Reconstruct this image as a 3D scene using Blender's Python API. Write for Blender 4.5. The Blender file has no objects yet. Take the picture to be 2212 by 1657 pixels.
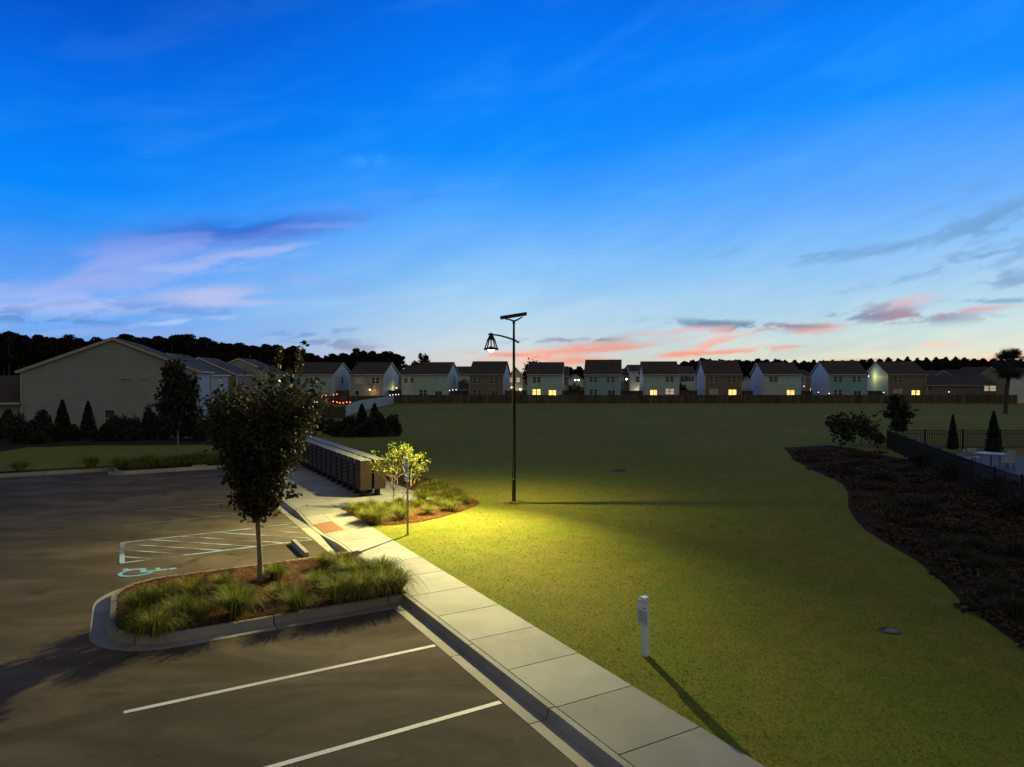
import bpy, math, random
from mathutils import Vector, Matrix
R = math.radians
S = bpy.context.scene
COL = S.collection
rnd = random.Random(7)
# ------------------------------------------------------------------ camera geometry
F = 1475.0; CX, CY = 1106.0, 828.5; H = 5.0
PITCH = math.atan(16.5 / F)
def ray(px, py):
    x, y, f = (px - CX) / F, -(py - CY) / F, 1.0
    return Vector((x, f * math.cos(PITCH) + y * math.sin(PITCH), y * math.cos(PITCH) - f * math.sin(PITCH)))
def G(px, py, z=0.0):
    d = ray(px, py); k = (z - H) / d.z
    return Vector((d.x * k, d.y * k, z))
def atY(px, py, Y):
    d = ray(px, py); k = Y / d.y
    return Vector((d.x * k, Y, H + d.z * k))
E = Vector((-.869, -.495, 0)).normalized(); N = Vector((-.495, .869, 0)).normalized()
def W(s, t, z=0.0):
    v = E * s + N * t
    return Vector((v.x, v.y, z))
def ST(p): return p.x * E.x + p.y * E.y, p.x * N.x + p.y * N.y
# ------------------------------------------------------------------ node helper
class X:
    def __init__(s, nt, sock): s.nt, s.k = nt, sock
    def _m(s, op, *a, clamp=False):
        n = s.nt.nodes.new('ShaderNodeMath'); n.operation = op; n.use_clamp = clamp
        for i, v in enumerate((s,) + a):
            if isinstance(v, X): s.nt.links.new(v.k, n.inputs[i])
            else: n.inputs[i].default_value = v
        return X(s.nt, n.outputs[0])
    def __add__(s, o): return s._m('ADD', o)
    def __sub__(s, o): return s._m('SUBTRACT', o)
    def __mul__(s, o): return s._m('MULTIPLY', o)
    def __truediv__(s, o): return s._m('DIVIDE', o)
    def clamp(s): return s._m('ADD', 0.0, clamp=True)
    def smooth(s, a, b, c=0.0, d=1.0):
        n = s.nt.nodes.new('ShaderNodeMapRange'); n.interpolation_type = 'SMOOTHSTEP'
        s.nt.links.new(s.k, n.inputs[0])
        for i, v in zip((1, 2, 3, 4), (a, b, c, d)): n.inputs[i].default_value = v
        return X(s.nt, n.outputs[0])
def vec(nt, *c):
    n = nt.nodes.new('ShaderNodeCombineXYZ')
    for i, v in enumerate(c):
        if isinstance(v, X): nt.links.new(v.k, n.inputs[i])
        else: n.inputs[i].default_value = v
    return X(nt, n.outputs[0])
def noise(nt, v, scale, detail=4, rough=.55, dist=0.0, out=0):
    n = nt.nodes.new('ShaderNodeTexNoise')
    if v is not None: nt.links.new(v.k, n.inputs['Vector'])
    n.inputs['Scale'].default_value = scale; n.inputs['Detail'].default_value = detail
    n.inputs['Roughness'].default_value = rough; n.inputs['Distortion'].default_value = dist
    return X(nt, n.outputs[out])
def mix(nt, f, a, b, blend='MIX'):
    n = nt.nodes.new('ShaderNodeMix'); n.data_type = 'RGBA'; n.blend_type = blend
    for i, v in ((0, f), (6, a), (7, b)):
        if isinstance(v, X): nt.links.new(v.k, n.inputs[i])
        elif i == 0: n.inputs[i].default_value = v
        else: n.inputs[i].default_value = (*v[:3], 1)
    return X(nt, n.outputs[2])
def ramp(nt, f, stops):
    n = nt.nodes.new('ShaderNodeValToRGB'); cr = n.color_ramp
    while len(cr.elements) < len(stops): cr.elements.new(.5)
    for e, (p, c) in zip(cr.elements, stops): e.position = p; e.color = (*c, 1)
    nt.links.new(f.k, n.inputs[0]); return X(nt, n.outputs[0])
def objcoord(nt):
    return X(nt, nt.nodes.new('ShaderNodeTexCoord').outputs['Object'])
def geopos(nt):
    return X(nt, nt.nodes.new('ShaderNodeNewGeometry').outputs['Position'])
def tone(nt):
    n = nt.nodes.new('ShaderNodeAttribute'); n.attribute_name = 'tone'; return X(nt, n.outputs['Fac'])
def sc(c): return tuple(((v / 255) / 12.92 if v / 255 <= .04045 else ((v / 255 + .055) / 1.055) ** 2.4) for v in c)
def base_mat(name):
    m = bpy.data.materials.new(name); m.use_nodes = True; nt = m.node_tree
    return m, nt, nt.nodes['Principled BSDF']
def bump(nt, p, h, strength, dist):
    b = nt.nodes.new('ShaderNodeBump'); b.inputs['Strength'].default_value = strength; b.inputs['Distance'].default_value = dist
    nt.links.new(h.k, b.inputs['Height']); nt.links.new(b.outputs[0], p.inputs['Normal'])
def plain(name, c, rough=.6, var=.15, scale=3.0, metal=0.0, bmp=0.0, c2=None, tn=0.0, spec=.5):
    m, nt, p = base_mat(name)
    v = geopos(nt); n = noise(nt, v, scale, 5, .6)
    a = tuple(x * (1 - var) for x in c); b = tuple(min(1, x * (1 + var)) for x in (c2 or c))
    col = mix(nt, n.smooth(.3, .7), a, b)
    if tn: col = mix(nt, 1.0, col, vec(nt, *[tone(nt) * (2 * tn) + (1 - tn)] * 3), 'MULTIPLY')
    nt.links.new(col.k, p.inputs['Base Color']); p.inputs['Roughness'].default_value = rough; p.inputs['Metallic'].default_value = metal
    p.inputs['Specular IOR Level'].default_value = spec
    if bmp: bump(nt, p, noise(nt, v, scale * 6, 6), .6, bmp)
    return m
def leafmat(name, c, c2, trans=.35, rough=.6, tn=.45, big=.6):
    m, nt, p = base_mat(name)
    n = noise(nt, geopos(nt), big, 3, .6)
    col = mix(nt, n.smooth(.35, .65), c, c2)
    col = mix(nt, 1.0, col, vec(nt, *[tone(nt) * (2 * tn) + (1 - tn)] * 3), 'MULTIPLY')
    nt.links.new(col.k, p.inputs['Base Color']); p.inputs['Roughness'].default_value = rough
    p.inputs['Specular IOR Level'].default_value = .15
    t = nt.nodes.new('ShaderNodeBsdfTranslucent'); nt.links.new(col.k, t.inputs[0])
    ms = nt.nodes.new('ShaderNodeMixShader'); ms.inputs[0].default_value = trans
    nt.links.new(p.outputs[0], ms.inputs[1]); nt.links.new(t.outputs[0], ms.inputs[2])
    nt.links.new(ms.outputs[0], nt.nodes['Material Output'].inputs[0]); return m
def emit(name, c, strength, var=0.0, scale=2.0):
    m, nt, p = base_mat(name); p.inputs['Base Color'].default_value = (*[x * .5 for x in c], 1)
    p.inputs['Emission Color'].default_value = (*c, 1); p.inputs['Emission Strength'].default_value = strength
    if var:
        n = noise(nt, geopos(nt), scale, 3); nt.links.new((n.smooth(.3, .7) * (2 * var * strength) + strength * (1 - var)).k, p.inputs['Emission Strength'])
    return m
M = {}
def asphalt():
    m, nt, p = base_mat('asphalt'); v = geopos(nt)
    mp = nt.nodes.new('ShaderNodeMapping'); nt.links.new(v.k, mp.inputs[0]); mp.inputs['Rotation'].default_value = (0, 0, .5); mp.inputs['Scale'].default_value = (.7, 1.5, 1); big = noise(nt, X(nt, mp.outputs[0]), .30, 5, .6, .8).smooth(.36, .68); mid = noise(nt, v, 1.3, 5, .6).smooth(.3, .7)
    fine = noise(nt, v, 34, 4, .75).smooth(.35, .75); spk = noise(nt, v, 140, 2, .5).smooth(.66, .72)
    c = mix(nt, big, (.046, .034, .025), (.136, .106, .080)); c = mix(nt, mid * .4, c, (.078, .062, .049)); pt_ = noise(nt, v, .85, 6, .7, .3).smooth(.5, .62); c = mix(nt, pt_ * .35, c, (.040, .031, .024))
    c = mix(nt, fine * .5, c, (.11, .095, .078)); c = mix(nt, spk * .7, c, (.2, .19, .17))
    oil = noise(nt, v, .7, 3, .5, 1.2).smooth(.62, .74); c = mix(nt, oil * .65, c, (.024, .018, .014))
    nt.links.new(c.k, p.inputs['Base Color']); p.inputs['Roughness'].default_value = .95; p.inputs['Specular IOR Level'].default_value = .04
    bump(nt, p, noise(nt, v, 70, 4, .7), .7, .006); return m
def concrete(name, c, joints=False):
    m, nt, p = base_mat(name); v = geopos(nt)
    a = noise(nt, v, .9, 5, .6, .6).smooth(.3, .72); f = noise(nt, v, 60, 4, .7); st = noise(nt, v, 2.6, 4, .65, 1.5).smooth(.58, .75)
    col = mix(nt, a, tuple(x * .82 for x in c), tuple(x * 1.1 for x in c)); col = mix(nt, st * .5, col, tuple(x * .55 for x in c)); sp_ = noise(nt, v, 9, 4, .7, .5).smooth(.60, .74); col = mix(nt, sp_ * .3, col, tuple(x * .6 for x in c))
    col = mix(nt, f.smooth(.4, .7) * .3, col, tuple(x * 1.25 for x in c))
    col = mix(nt, 1.0, col, vec(nt, *[tone(nt) * .4 + .8] * 3), 'MULTIPLY')
    nt.links.new(col.k, p.inputs['Base Color']); p.inputs['Roughness'].default_value = .8; p.inputs['Specular IOR Level'].default_value = .3
    bump(nt, p, f, .4, .004); return m
def lawnmat(name='lawn', k=1.0):
    m, nt, p = base_mat(name); v = geopos(nt)
    a = noise(nt, v, .16, 4, .6, .5).smooth(.35, .65); b = noise(nt, v, 1.6, 5, .65).smooth(.35, .68); f = noise(nt, v, 26, 4, .75).smooth(.3, .75)
    a2 = noise(nt, v, .42, 6, .7, 1.0).smooth(.40, .62); c = mix(nt, a, (.102 * k, .134 * k, .013 * k), (.150 * k, .140 * k, .020 * k)); c = mix(nt, a2 * .75, c, (.160 * k, .122 * k, .022 * k)); c = mix(nt, b * .6, c, (.072 * k, .098 * k, .011 * k))
    c = mix(nt, f * .28, c, (.19 * k, .19 * k, .03 * k)); far_ = noise(nt, v, .045, 4, .6, 1.0).smooth(.35, .65); c = mix(nt, far_ * .35, c, (.09 * k, .085 * k, .016 * k)); dk = noise(nt, v, 9, 5, .7).smooth(.5, .8); c = mix(nt, dk * .14, c, (.07 * k, .08 * k, .012 * k))
    nt.links.new(c.k, p.inputs['Base Color']); p.inputs['Roughness'].default_value = 1; p.inputs['Specular IOR Level'].default_value = .05
    bump(nt, p, noise(nt, v, 22, 5, .8), 1.0, .014); return m
def mulch(name, c1, c2):
    m, nt, p = base_mat(name); v = geopos(nt)
    st = noise(nt, v, 24, 5, .8, 2.5)
    c = mix(nt, st.smooth(.35, .68), c1, c2); c = mix(nt, noise(nt, v, 1.1, 3).smooth(.4, .7) * .5, c, tuple(x * .55 for x in c1))
    nt.links.new(c.k, p.inputs['Base Color']); p.inputs['Roughness'].default_value = 1; p.inputs['Specular IOR Level'].default_value = .02
    bump(nt, p, st, 1, .05); return m
def siding(name, c, pitch=.16, depth=.02, rough=.6, lw=.14, dk=.5):
    m, nt, p = base_mat(name); o = objcoord(nt)
    s = nt.nodes.new('ShaderNodeSeparateXYZ'); nt.links.new(o.k, s.inputs[0]); z = X(nt, s.outputs[2])
    fr = (z / pitch)._m('FRACT'); lip = fr.smooth(0, lw)
    n = noise(nt, o, .7, 4).smooth(.3, .7)
    col = mix(nt, n, tuple(x * .86 for x in c), tuple(x * 1.06 for x in c)); col = mix(nt, lip, tuple(x * dk for x in c), col)
    nt.links.new(col.k, p.inputs['Base Color']); p.inputs['Roughness'].default_value = rough
    bump(nt, p, fr * -1.0, .8, depth); return m
def linemat(name, c, wear=.35):
    m, nt, p = base_mat(name); v = geopos(nt)
    w = noise(nt, v, 38, 5, .75).smooth(.50 - wear * .2, .72) ; w2 = noise(nt, v, 1.1, 3).smooth(.35, .75)
    col = mix(nt, (w * .55 + w2 * wear * .9).clamp(), c, (.07, .065, .06))
    nt.links.new(col.k, p.inputs['Base Color']); p.inputs['Roughness'].default_value = .7; return m
def shingle(name, c):
    m, nt, p = base_mat(name); v = objcoord(nt)
    b = nt.nodes.new('ShaderNodeTexBrick'); nt.links.new(v.k, b.inputs[0]); b.inputs['Scale'].default_value = 3
    b.inputs['Color1'].default_value = (*c, 1); b.inputs['Color2'].default_value = (*[x * .65 for x in c], 1); b.inputs['Mortar'].default_value = (*[x * .4 for x in c], 1)
    col = mix(nt, noise(nt, v, .5, 5).smooth(.3, .7) * .4, X(nt, b.outputs[0]), tuple(x * 1.5 for x in c))
    nt.links.new(col.k, p.inputs['Base Color']); p.inputs['Roughness'].default_value = .9; p.inputs['Specular IOR Level'].default_value = .15; return m
M['asphalt'] = asphalt(); M['conc'] = concrete('pale_concrete', (.24, .235, .215)); M['kerbc'] = concrete('kerb_concrete', (.235, .225, .20))
M['lawn'] = lawnmat(k=1.22); M['mulch'] = mulch('red_mulch', (.045, .020, .012), (.17, .070, .035)); M['dmulch'] = mulch('dark_mulch', (.026, .018, .012), (.092, .062, .042))
M['white_line'] = linemat('white_line_paint', (.56, .57, .58), .35); M['faded'] = linemat('faded_line_paint', (.23, .21, .18), 1.2); M['blue_line'] = linemat('pale_blue_paint', (.34, .46, .62), 1.15)
M['tactile'] = plain('red_brick_paver', (.24, .115, .075), .85, .2, 14, bmp=.01, spec=.2)
M['dirt'] = plain('joint_shadow_dirt', (.03, .028, .024), .95, .3, 8)
M['black'] = plain('black_metal', (.012, .011, .011), .6, .2, 6, spec=.25); M['pole'] = plain('matt_black_pole', (.010, .009, .008), .9, .2, 6, spec=.08); M['panel'] = plain('solar_cell', (.015, .018, .03), .2, .3, 20)
M['bronze'] = plain('bronze_painted_metal', (.019, .011, .008), .7, .3, 5, bmp=.002, spec=.3); M['bronze2'] = plain('bronze_door', (.034, .021, .016), .6, .3, 7, spec=.3)
M['greytop'] = plain('grey_metal_cap', (.25, .26, .25), .7, .15, 3, spec=.12); M['steel'] = plain('lock_steel', (.75, .72, .65), .3, .1, 9, metal=.8)
M['galv'] = plain('galvanised_steel', (.22, .23, .22), .5, .2, 9, metal=.5); M['signwhite'] = plain('sign_white', (.62, .66, .64), .5, .05, 4); M['signblue'] = plain('sign_blue', (.01, .09, .30), .5, .1, 4)
M['greenish'] = plain('sign_green_ink', (.08, .25, .18), .5, .1, 4)
M['whitepost'] = plain('white_vinyl', (.52, .60, .66), .4, .06, 4); M['ink'] = plain('dark_ink', (.05, .08, .10), .6, .1, 4)
M['bark'] = plain('grey_bark', (.16, .135, .10), .9, .35, 14, bmp=.01); M['dbark'] = plain('dark_bark', (.05, .038, .03), .9, .3, 5)
M['shrubbark'] = plain('pale_bark', (.40, .32, .20), .8, .3, 12)
M['leaf'] = leafmat('young_tree_leaf', (.024, .027, .011), (.042, .036, .015), .22, .75, .4, 1.2); M['leaf2'] = leafmat('dim_tree_leaf', (.026, .028, .014), (.044, .038, .018), .2, .8, .4)
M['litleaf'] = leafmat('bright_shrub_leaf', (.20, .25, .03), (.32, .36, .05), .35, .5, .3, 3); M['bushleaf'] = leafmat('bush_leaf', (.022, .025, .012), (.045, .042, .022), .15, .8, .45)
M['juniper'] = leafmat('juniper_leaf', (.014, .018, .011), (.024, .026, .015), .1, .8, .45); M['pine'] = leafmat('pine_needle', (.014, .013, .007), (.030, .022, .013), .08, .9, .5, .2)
M['redleaf'] = leafmat('rusty_leaf', (.05, .016, .008), (.04, .03, .014), .2, .8, .4); M['palm'] = leafmat('palm_leaf', (.022, .030, .020), (.035, .045, .026), .15, .6, .4)
M['blade'] = leafmat('tuft_blade', (.085, .110, .016), (.19, .185, .030), .35, .75, .6, 1.5); M['straw'] = leafmat('straw_blade', (.24, .18, .05), (.30, .24, .08), .25, .7, .5, 1.5)
M['turf'] = leafmat('turf_blade', (.120, .165, .012), (.210, .165, .026), .4, .95, .5, .6)
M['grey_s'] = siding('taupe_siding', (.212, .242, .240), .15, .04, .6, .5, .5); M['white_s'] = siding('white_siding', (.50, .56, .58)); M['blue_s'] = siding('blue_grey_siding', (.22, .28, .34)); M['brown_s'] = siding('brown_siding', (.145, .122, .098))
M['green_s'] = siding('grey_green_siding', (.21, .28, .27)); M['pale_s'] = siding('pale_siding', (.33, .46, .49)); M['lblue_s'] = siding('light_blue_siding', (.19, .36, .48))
M['trim'] = plain('trim_white', (.44, .44, .38), .5, .06, 2); M['trimt'] = plain('trim_tan', (.30, .28, .21), .5, .08, 2); M['roof'] = shingle('dark_shingle', (.062, .046, .034)); M['roofg'] = shingle('grey_shingle', (.085, .070, .054))
M['glass'] = plain('dark_glass', (.035, .06, .065), .15, .3, 1.5); M['dim'] = plain('blind_pale', (.38, .40, .36), .7, .15, 2)
M['lit'] = emit('lit_window_warm', (1, .55, .13), 1.8, .3, 1.2); M['lit2'] = emit('lit_window_yellow', (1, .62, .15), 1.7, .25, 1.5); M['litdim'] = emit('lit_window_soft', (.85, .68, .45), .45, .25, 1.5)
M['shutter'] = plain('dark_shutter', (.02, .035, .04), .6, .1, 3)
M['fence'] = plain('weathered_fence', (.060, .046, .038), .9, .35, .8, tn=.4); M['vinylf'] = plain('grey_vinyl_fence', (.28, .32, .30), .6, .1, .5, tn=.1)
M['bulb'] = emit('lamp_bulb', (1, .78, .30), 13); M['bulbw'] = emit('lantern_glow_warm', (1, .55, .15), 12); M['bulbo'] = emit('string_bulb_orange', (1, .16, .03), 5.5); M['bulbc'] = emit('lantern_glow_white', (1, .85, .5), 12); M['bulbs'] = emit('small_white_bulb', (1, .85, .85), 3)
M['pool'] = concrete('pool_deck_concrete', (.085, .10, .105)); M['furn'] = plain('patio_metal', (.06, .06, .06), .5, .2, 4); M['tbl'] = plain('pale_table', (.25, .29, .31), .35, .1, 3)
# ------------------------------------------------------------------ mesh helper
class MB:
    def __init__(s): s.v = []; s.f = []; s.t = []
    def add(s, vs, fs, t=.5):
        b = len(s.v); s.v += [tuple(v) for v in vs]
        for f in fs: s.f.append(tuple(b + i for i in f)); s.t.append(t)
    def quad(s, a, b, c, d, t=.5): s.add((a, b, c, d), ((0, 1, 2, 3),), t)
    def box(s, x0, x1, y0, y1, z0, z1, t=.5, mat=None):
        vs = [Vector((x, y, z)) for z in (z0, z1) for y in (y0, y1) for x in (x0, x1)]
        if mat is not None: vs = [mat @ v for v in vs]
        s.add(vs, ((0, 2, 3, 1), (4, 5, 7, 6), (0, 1, 5, 4), (2, 6, 7, 3), (0, 4, 6, 2), (1, 3, 7, 5)), t)
    def prism(s, poly, z0, z1, t=.5):   # poly: list of (x,y); z1 can be list
        n = len(poly); vs = [(x, y, z0) for x, y in poly] + [(x, y, z1) for x, y in poly]
        s.add(vs, [tuple(range(n))[::-1], tuple(range(n, 2 * n))] + [(i, (i + 1) % n, n + (i + 1) % n, n + i) for i in range(n)], t)
    def tube(s, pts, rads, n=8, t=.5, cap=True):
        pts = [Vector(p) for p in pts]; rings = []
        up = Vector((0, 0, 1)); d0 = (pts[1] - pts[0]).normalized()
        if abs(d0.z) > .9: up = Vector((1, 0, 0))
        for i, p in enumerate(pts):
            d = (pts[min(i + 1, len(pts) - 1)] - pts[max(i - 1, 0)]).normalized()
            a = d.cross(up).normalized(); b = d.cross(a).normalized()
            rings.append([p + (a * math.cos(2 * math.pi * k / n) + b * math.sin(2 * math.pi * k / n)) * rads[i] for k in range(n)])
        vs = [v for r in rings for v in r]; fs = []
        for i in range(len(pts) - 1):
            for k in range(n): fs.append((i * n + k, i * n + (k + 1) % n, (i + 1) * n + (k + 1) % n, (i + 1) * n + k))
        if cap: fs.append(tuple(range(n))); fs.append(tuple(range((len(pts) - 1) * n, len(pts) * n))[::-1])
        s.add(vs, fs, t)
    def lathe(s, prof, n=20, c=(0, 0, 0), t=.5):
        vs = []; fs = []
        for r, z in prof:
            for k in range(n): a = 2 * math.pi * k / n; vs.append((c[0] + r * math.cos(a), c[1] + r * math.sin(a), c[2] + z))
        for i in range(len(prof) - 1):
            for k in range(n): fs.append((i * n + k, i * n + (k + 1) % n, (i + 1) * n + (k + 1) % n, (i + 1) * n + k))
        s.add(vs, fs, t)
    def leaf(s, p, size, r, el=1.6, t=None, nrm=None):
        a = Vector((r.gauss(0, 1), r.gauss(0, 1), r.gauss(0, .7))).normalized(); b = a.orthogonal().normalized()
        b = (Matrix.Rotation(r.uniform(0, 6.28), 3, a) @ b)
        a = a * size * el * .5; b = b * size * .5
        s.add((p - a, p + b, p + a, p - b), ((0, 1, 2, 3),), r.random() if t is None else t)
    def mesh(s, name, mat):
        m = bpy.data.meshes.new(name); m.from_pydata(s.v, [], s.f)
        at = m.attributes.new('tone', 'FLOAT', 'FACE'); at.data.foreach_set('value', s.t)
        m.materials.append(mat if not isinstance(mat, str) else M[mat]); m.update(); return m
    def build(s, name, mat, parent=None, smooth=False):
        m = s.mesh(name, mat)
        if smooth: m.polygons.foreach_set('use_smooth', [True] * len(m.polygons))
        o = bpy.data.objects.new(name, m); COL.objects.link(o)
        if parent: o.parent = parent
        return o
def tag(o, label=None, cat=None, group=None, kind=None):
    if label: o['label'] = label
    if cat: o['category'] = cat
    if group: o['group'] = group
    if kind: o['kind'] = kind
    return o
def thing(name, label, cat, loc=(0, 0, 0), rz=0.0, group=None):
    o = bpy.data.objects.new(name, None); COL.objects.link(o); o.location = loc; o.rotation_euler = (0, 0, rz); o.empty_display_size = .2
    return tag(o, label, cat, group)
def link(mesh, name, parent=None, loc=(0, 0, 0), rz=0, scale=None):
    o = bpy.data.objects.new(name, mesh); COL.objects.link(o); o.parent = parent; o.location = loc; o.rotation_euler = (0, 0, rz)
    if scale: o.scale = scale
    return o
def dup(root, loc, rz, label, group=None, scale=None):
    def cp(o, par):
        c = o.copy(); COL.objects.link(c); c.parent = par
        for ch in list(o.children): cp(ch, c)
        return c
    r = cp(root, None); r.location = loc; r.rotation_euler = (0, 0, rz); r['label'] = label
    if group: r['group'] = group
    if scale: r.scale = scale
    return r
RZ = math.atan2(N.y, N.x) - math.pi / 2     # local y -> N (away along kerb), local x -> -E (to the right)
# ------------------------------------------------------------------ GROUND
def rectST(mb, s0, s1, t0, t1, z, t=.5):
    a, b, c, d = W(s0, t0, z), W(s1, t0, z), W(s1, t1, z), W(s0, t1, z)
    mb.quad(a, d, c, b, t)
mb = MB(); LZ = .13
rectST(mb, -4000, -6.9, -4000, 40.05, LZ); rectST(mb, -4000, .25, 40.05, 4000, LZ); rectST(mb, .25, 4000, 41.95, 4000, LZ)
rectST(mb, 60, 4000, -4000, 41.95, LZ); rectST(mb, -6.9, 60, -4000, -40, LZ)
tag(mb.build('lawn', 'lawn'), kind='structure')
mb = MB(); rectST(mb, -5.06, 60, -40, 41.53, 0.0); tag(mb.build('parking_lot', 'asphalt'), kind='structure')
mb = MB(); rectST(mb, -5.2, -5.47, -40, 41.5, -.06); rectST(mb, -5.47, -6.92, -40, 40.1, -.05)
tag(mb.build('ground', 'dirt'), kind='structure')
def ramp_f(t):
    if 21.6 <= t <= 23.1: return 1.0
    if 19.5 < t < 21.6: return (t - 19.5) / 2.1
    if 23.1 < t < 25.1: return (25.1 - t) / 2.0
    return 0.0
# sidewalk slabs
mb = MB(); g = .011; edges = [-30 + 1.45 * i for i in range(200)]
off = 12.67 - 1.45 * round((12.67 + 30) / 1.45) + 30
edges = [e + off for e in edges if e + off < 40.2]
S0, S1 = -5.495, -6.9
rs = random.Random(3)
def slab(mb, s0, s1, t0, t1, zf, nx=4, ny=6, tn=.5):
    vs = []; fs = []
    for j in range(ny + 1):
        for i in range(nx + 1):
            s = s0 + (s1 - s0) * i / nx; t = t0 + (t1 - t0) * j / ny; vs.append(W(s, t, zf(s, t)))
    for j in range(ny):
        for i in range(nx): a = j * (nx + 1) + i; fs.append((a, a + nx + 1, a + nx + 2, a + 1))
    b = len(vs)
    ring = [i for i in range(nx + 1)] + [(nx + 1) * j + nx for j in range(1, ny + 1)] + [(nx + 1) * ny + i for i in range(nx - 1, -1, -1)] + [(nx + 1) * j for j in range(ny - 1, 0, -1)]
    for i in ring: v = vs[i]; vs.append(Vector((v.x, v.y, -.05)))
    for k in range(len(ring)): fs.append((ring[k], ring[(k + 1) % len(ring)], b + (k + 1) % len(ring), b + k))
    mb.add(vs, fs, tn)
zw = lambda s, t: .15 - .13 * ramp_f(t) * max(0, 1 - (-5.495 - s) / 1.4)
tac = (21.6, 23.1)
for a, b in zip(edges, edges[1:]):
    if b < -6: continue
    tn = rs.random()
    if b <= tac[0] or a >= tac[1]: slab(mb, S0, S1, a + g, b - g, zw, tn=tn)
    else: slab(mb, -6.13, S1, a + g, b - g, zw, tn=tn)
# fill beside tactile plate
lo = max(e for e in edges if e <= tac[0]); hi = min(e for e in edges if e >= tac[1])
slab(mb, S0, -6.12, lo + g, tac[0] - .005, zw, tn=.5); slab(mb, S0, -6.12, tac[1] + .005, hi - g, zw, tn=.6)
tag(mb.build('sidewalk', 'conc'), kind='structure')
mb = MB(); slab(mb, S0, -6.12, tac[0], tac[1], lambda s, t: zw(s, t) + .004, 6, 6)
for i in range(8):
    for j in range(18):
        s = -5.54 - i * .072; t = 21.66 + j * .081; p = W(s, t, zw(s, t) + .004)
        mb.lathe([(.018, 0), (.013, .008), (0, .009)], 6, p)
tag(mb.build('tactile_paving', 'tactile'), kind='structure')
# mailbox pad
mb = MB()
se = [-6.9, -8.45, -9.6, -10.6]; te = [24.9 + 1.75 * i for i in range(9)]
for a, b in zip(se, se[1:]):
    for c, d in zip(te, te[1:]): slab(mb, a - .006, b + .006, c + .006, d - .006, lambda s, t: .152, 1, 1, rs.random())
tag(mb.build('mailbox_pad', 'conc'), kind='structure')
# kerbs
PROF = [(0, -.06), (0, .006), (.30, .002), (.335, .135), (.35, .15), (.445, .152), (.45, .14), (.45, -.06)]
def sweep(mb, path, hf=None, prof=PROF, joint=2.72, start=0.0, side=1, gap=.012):
    # path in (s,t); offset to the left*side. resample
    L = [0.0]
    for a, b in zip(path, path[1:]): L.append(L[-1] + math.dist(a, b))
    tot = L[-1]
    def P(d):
        d = max(0, min(tot, d))
        for i in range(len(path) - 1):
            if d <= L[i + 1] + 1e-9:
                k = (d - L[i]) / max(1e-9, L[i + 1] - L[i]); return (path[i][0] + (path[i + 1][0] - path[i][0]) * k, path[i][1] + (path[i + 1][1] - path[i][1]) * k)
        return path[-1]
    def Nn(d):
        a, b = P(d - .04), P(d + .04); dx, dy = b[0] - a[0], b[1] - a[1]; l = math.hypot(dx, dy) or 1
        return (-dy / l * side, dx / l * side)
    d = -start
    while d < tot:
        a, b = max(0, d) + gap, min(tot, d + joint) - gap; d += joint
        if b - a < .02: continue
        n = max(1, int((b - a) / .22)); vs = []; fs = []; m = len(prof)
        for i in range(n + 1):
            q = a + (b - a) * i / n; p = P(q); nn = Nn(q); h = 1.0 if hf is None else hf(p[0], p[1])
            for o, z in prof:
                zz = z if z < .05 else .006 + (z - .006) * h
                vs.append(W(p[0] + nn[0] * o, p[1] + nn[1] * o, zz))
        for i in range(n):
            for k in range(m - 1): fs.append((i * m + k, i * m + k + 1, (i + 1) * m + k + 1, (i + 1) * m + k))
        fs.append(tuple(range(m))); fs.append(tuple(n * m + k for k in range(m))[::-1])
        mb.add(vs, fs, rs.random())
kh = lambda s, t: 1 - .9 * ramp_f(t)
mb = MB()
sweep(mb, [(-5.03, -12), (-5.03, 14.39)], kh, side=1, joint=2.70, start=(11.04 + 12) * -1 + 2.70 * 9 - 0.0 if False else 2.70 * 9 - 23.04)
sweep(mb, [(-5.03, 18.45), (-5.03, 40.0)], kh, side=1, joint=2.7, start=1.0)
mb.box(0, 0, 0, 0, 0, 0) if False else None
for (a, b, c, d) in ((-5.33, -5.03, 14.24, 14.39), (-5.33, -5.03, 18.45, 18.60)):
    vs = [W(x, y, z) for z in (-.05, .149) for y in (c, d) for x in (a, b)]; mb.add(vs, ((0, 2, 3, 1), (4, 5, 7, 6), (0, 1, 5, 4), (2, 6, 7, 3), (0, 4, 6, 2), (1, 3, 7, 5)))
def arc(cx, cy, r, a0, a1, n=10): return [(cx + r * math.cos(R(a0 + (a1 - a0) * i / n)), cy + r * math.sin(R(a0 + (a1 - a0) * i / n))) for i in range(n + 1)]
isl = [(-5.03, 13.94), (-.9, 13.94)] + arc(-.85, 15.39, 1.45, -90, 0) + arc(-.95, 17.3, 1.55, 0, 90) + [(-5.03, 18.85)]
sweep(mb, isl, side=1, joint=2.72, start=.3)
far = [(-5.03, 39.6), (-.4, 39.6)] + arc(-.3, 40.6, 1.0, -90, 0, 8) + [(.7, 41.9)]
sweep(mb, far, side=1, joint=2.7)
P2 = [(o, z - .002 if z > 0 else z) for o, z in PROF]
sweep(mb, [(.45, 41.5), (45, 41.5)], side=1, joint=3.0, prof=P2)
tag(mb.build('kerb', 'kerbc'), kind='structure')
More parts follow.
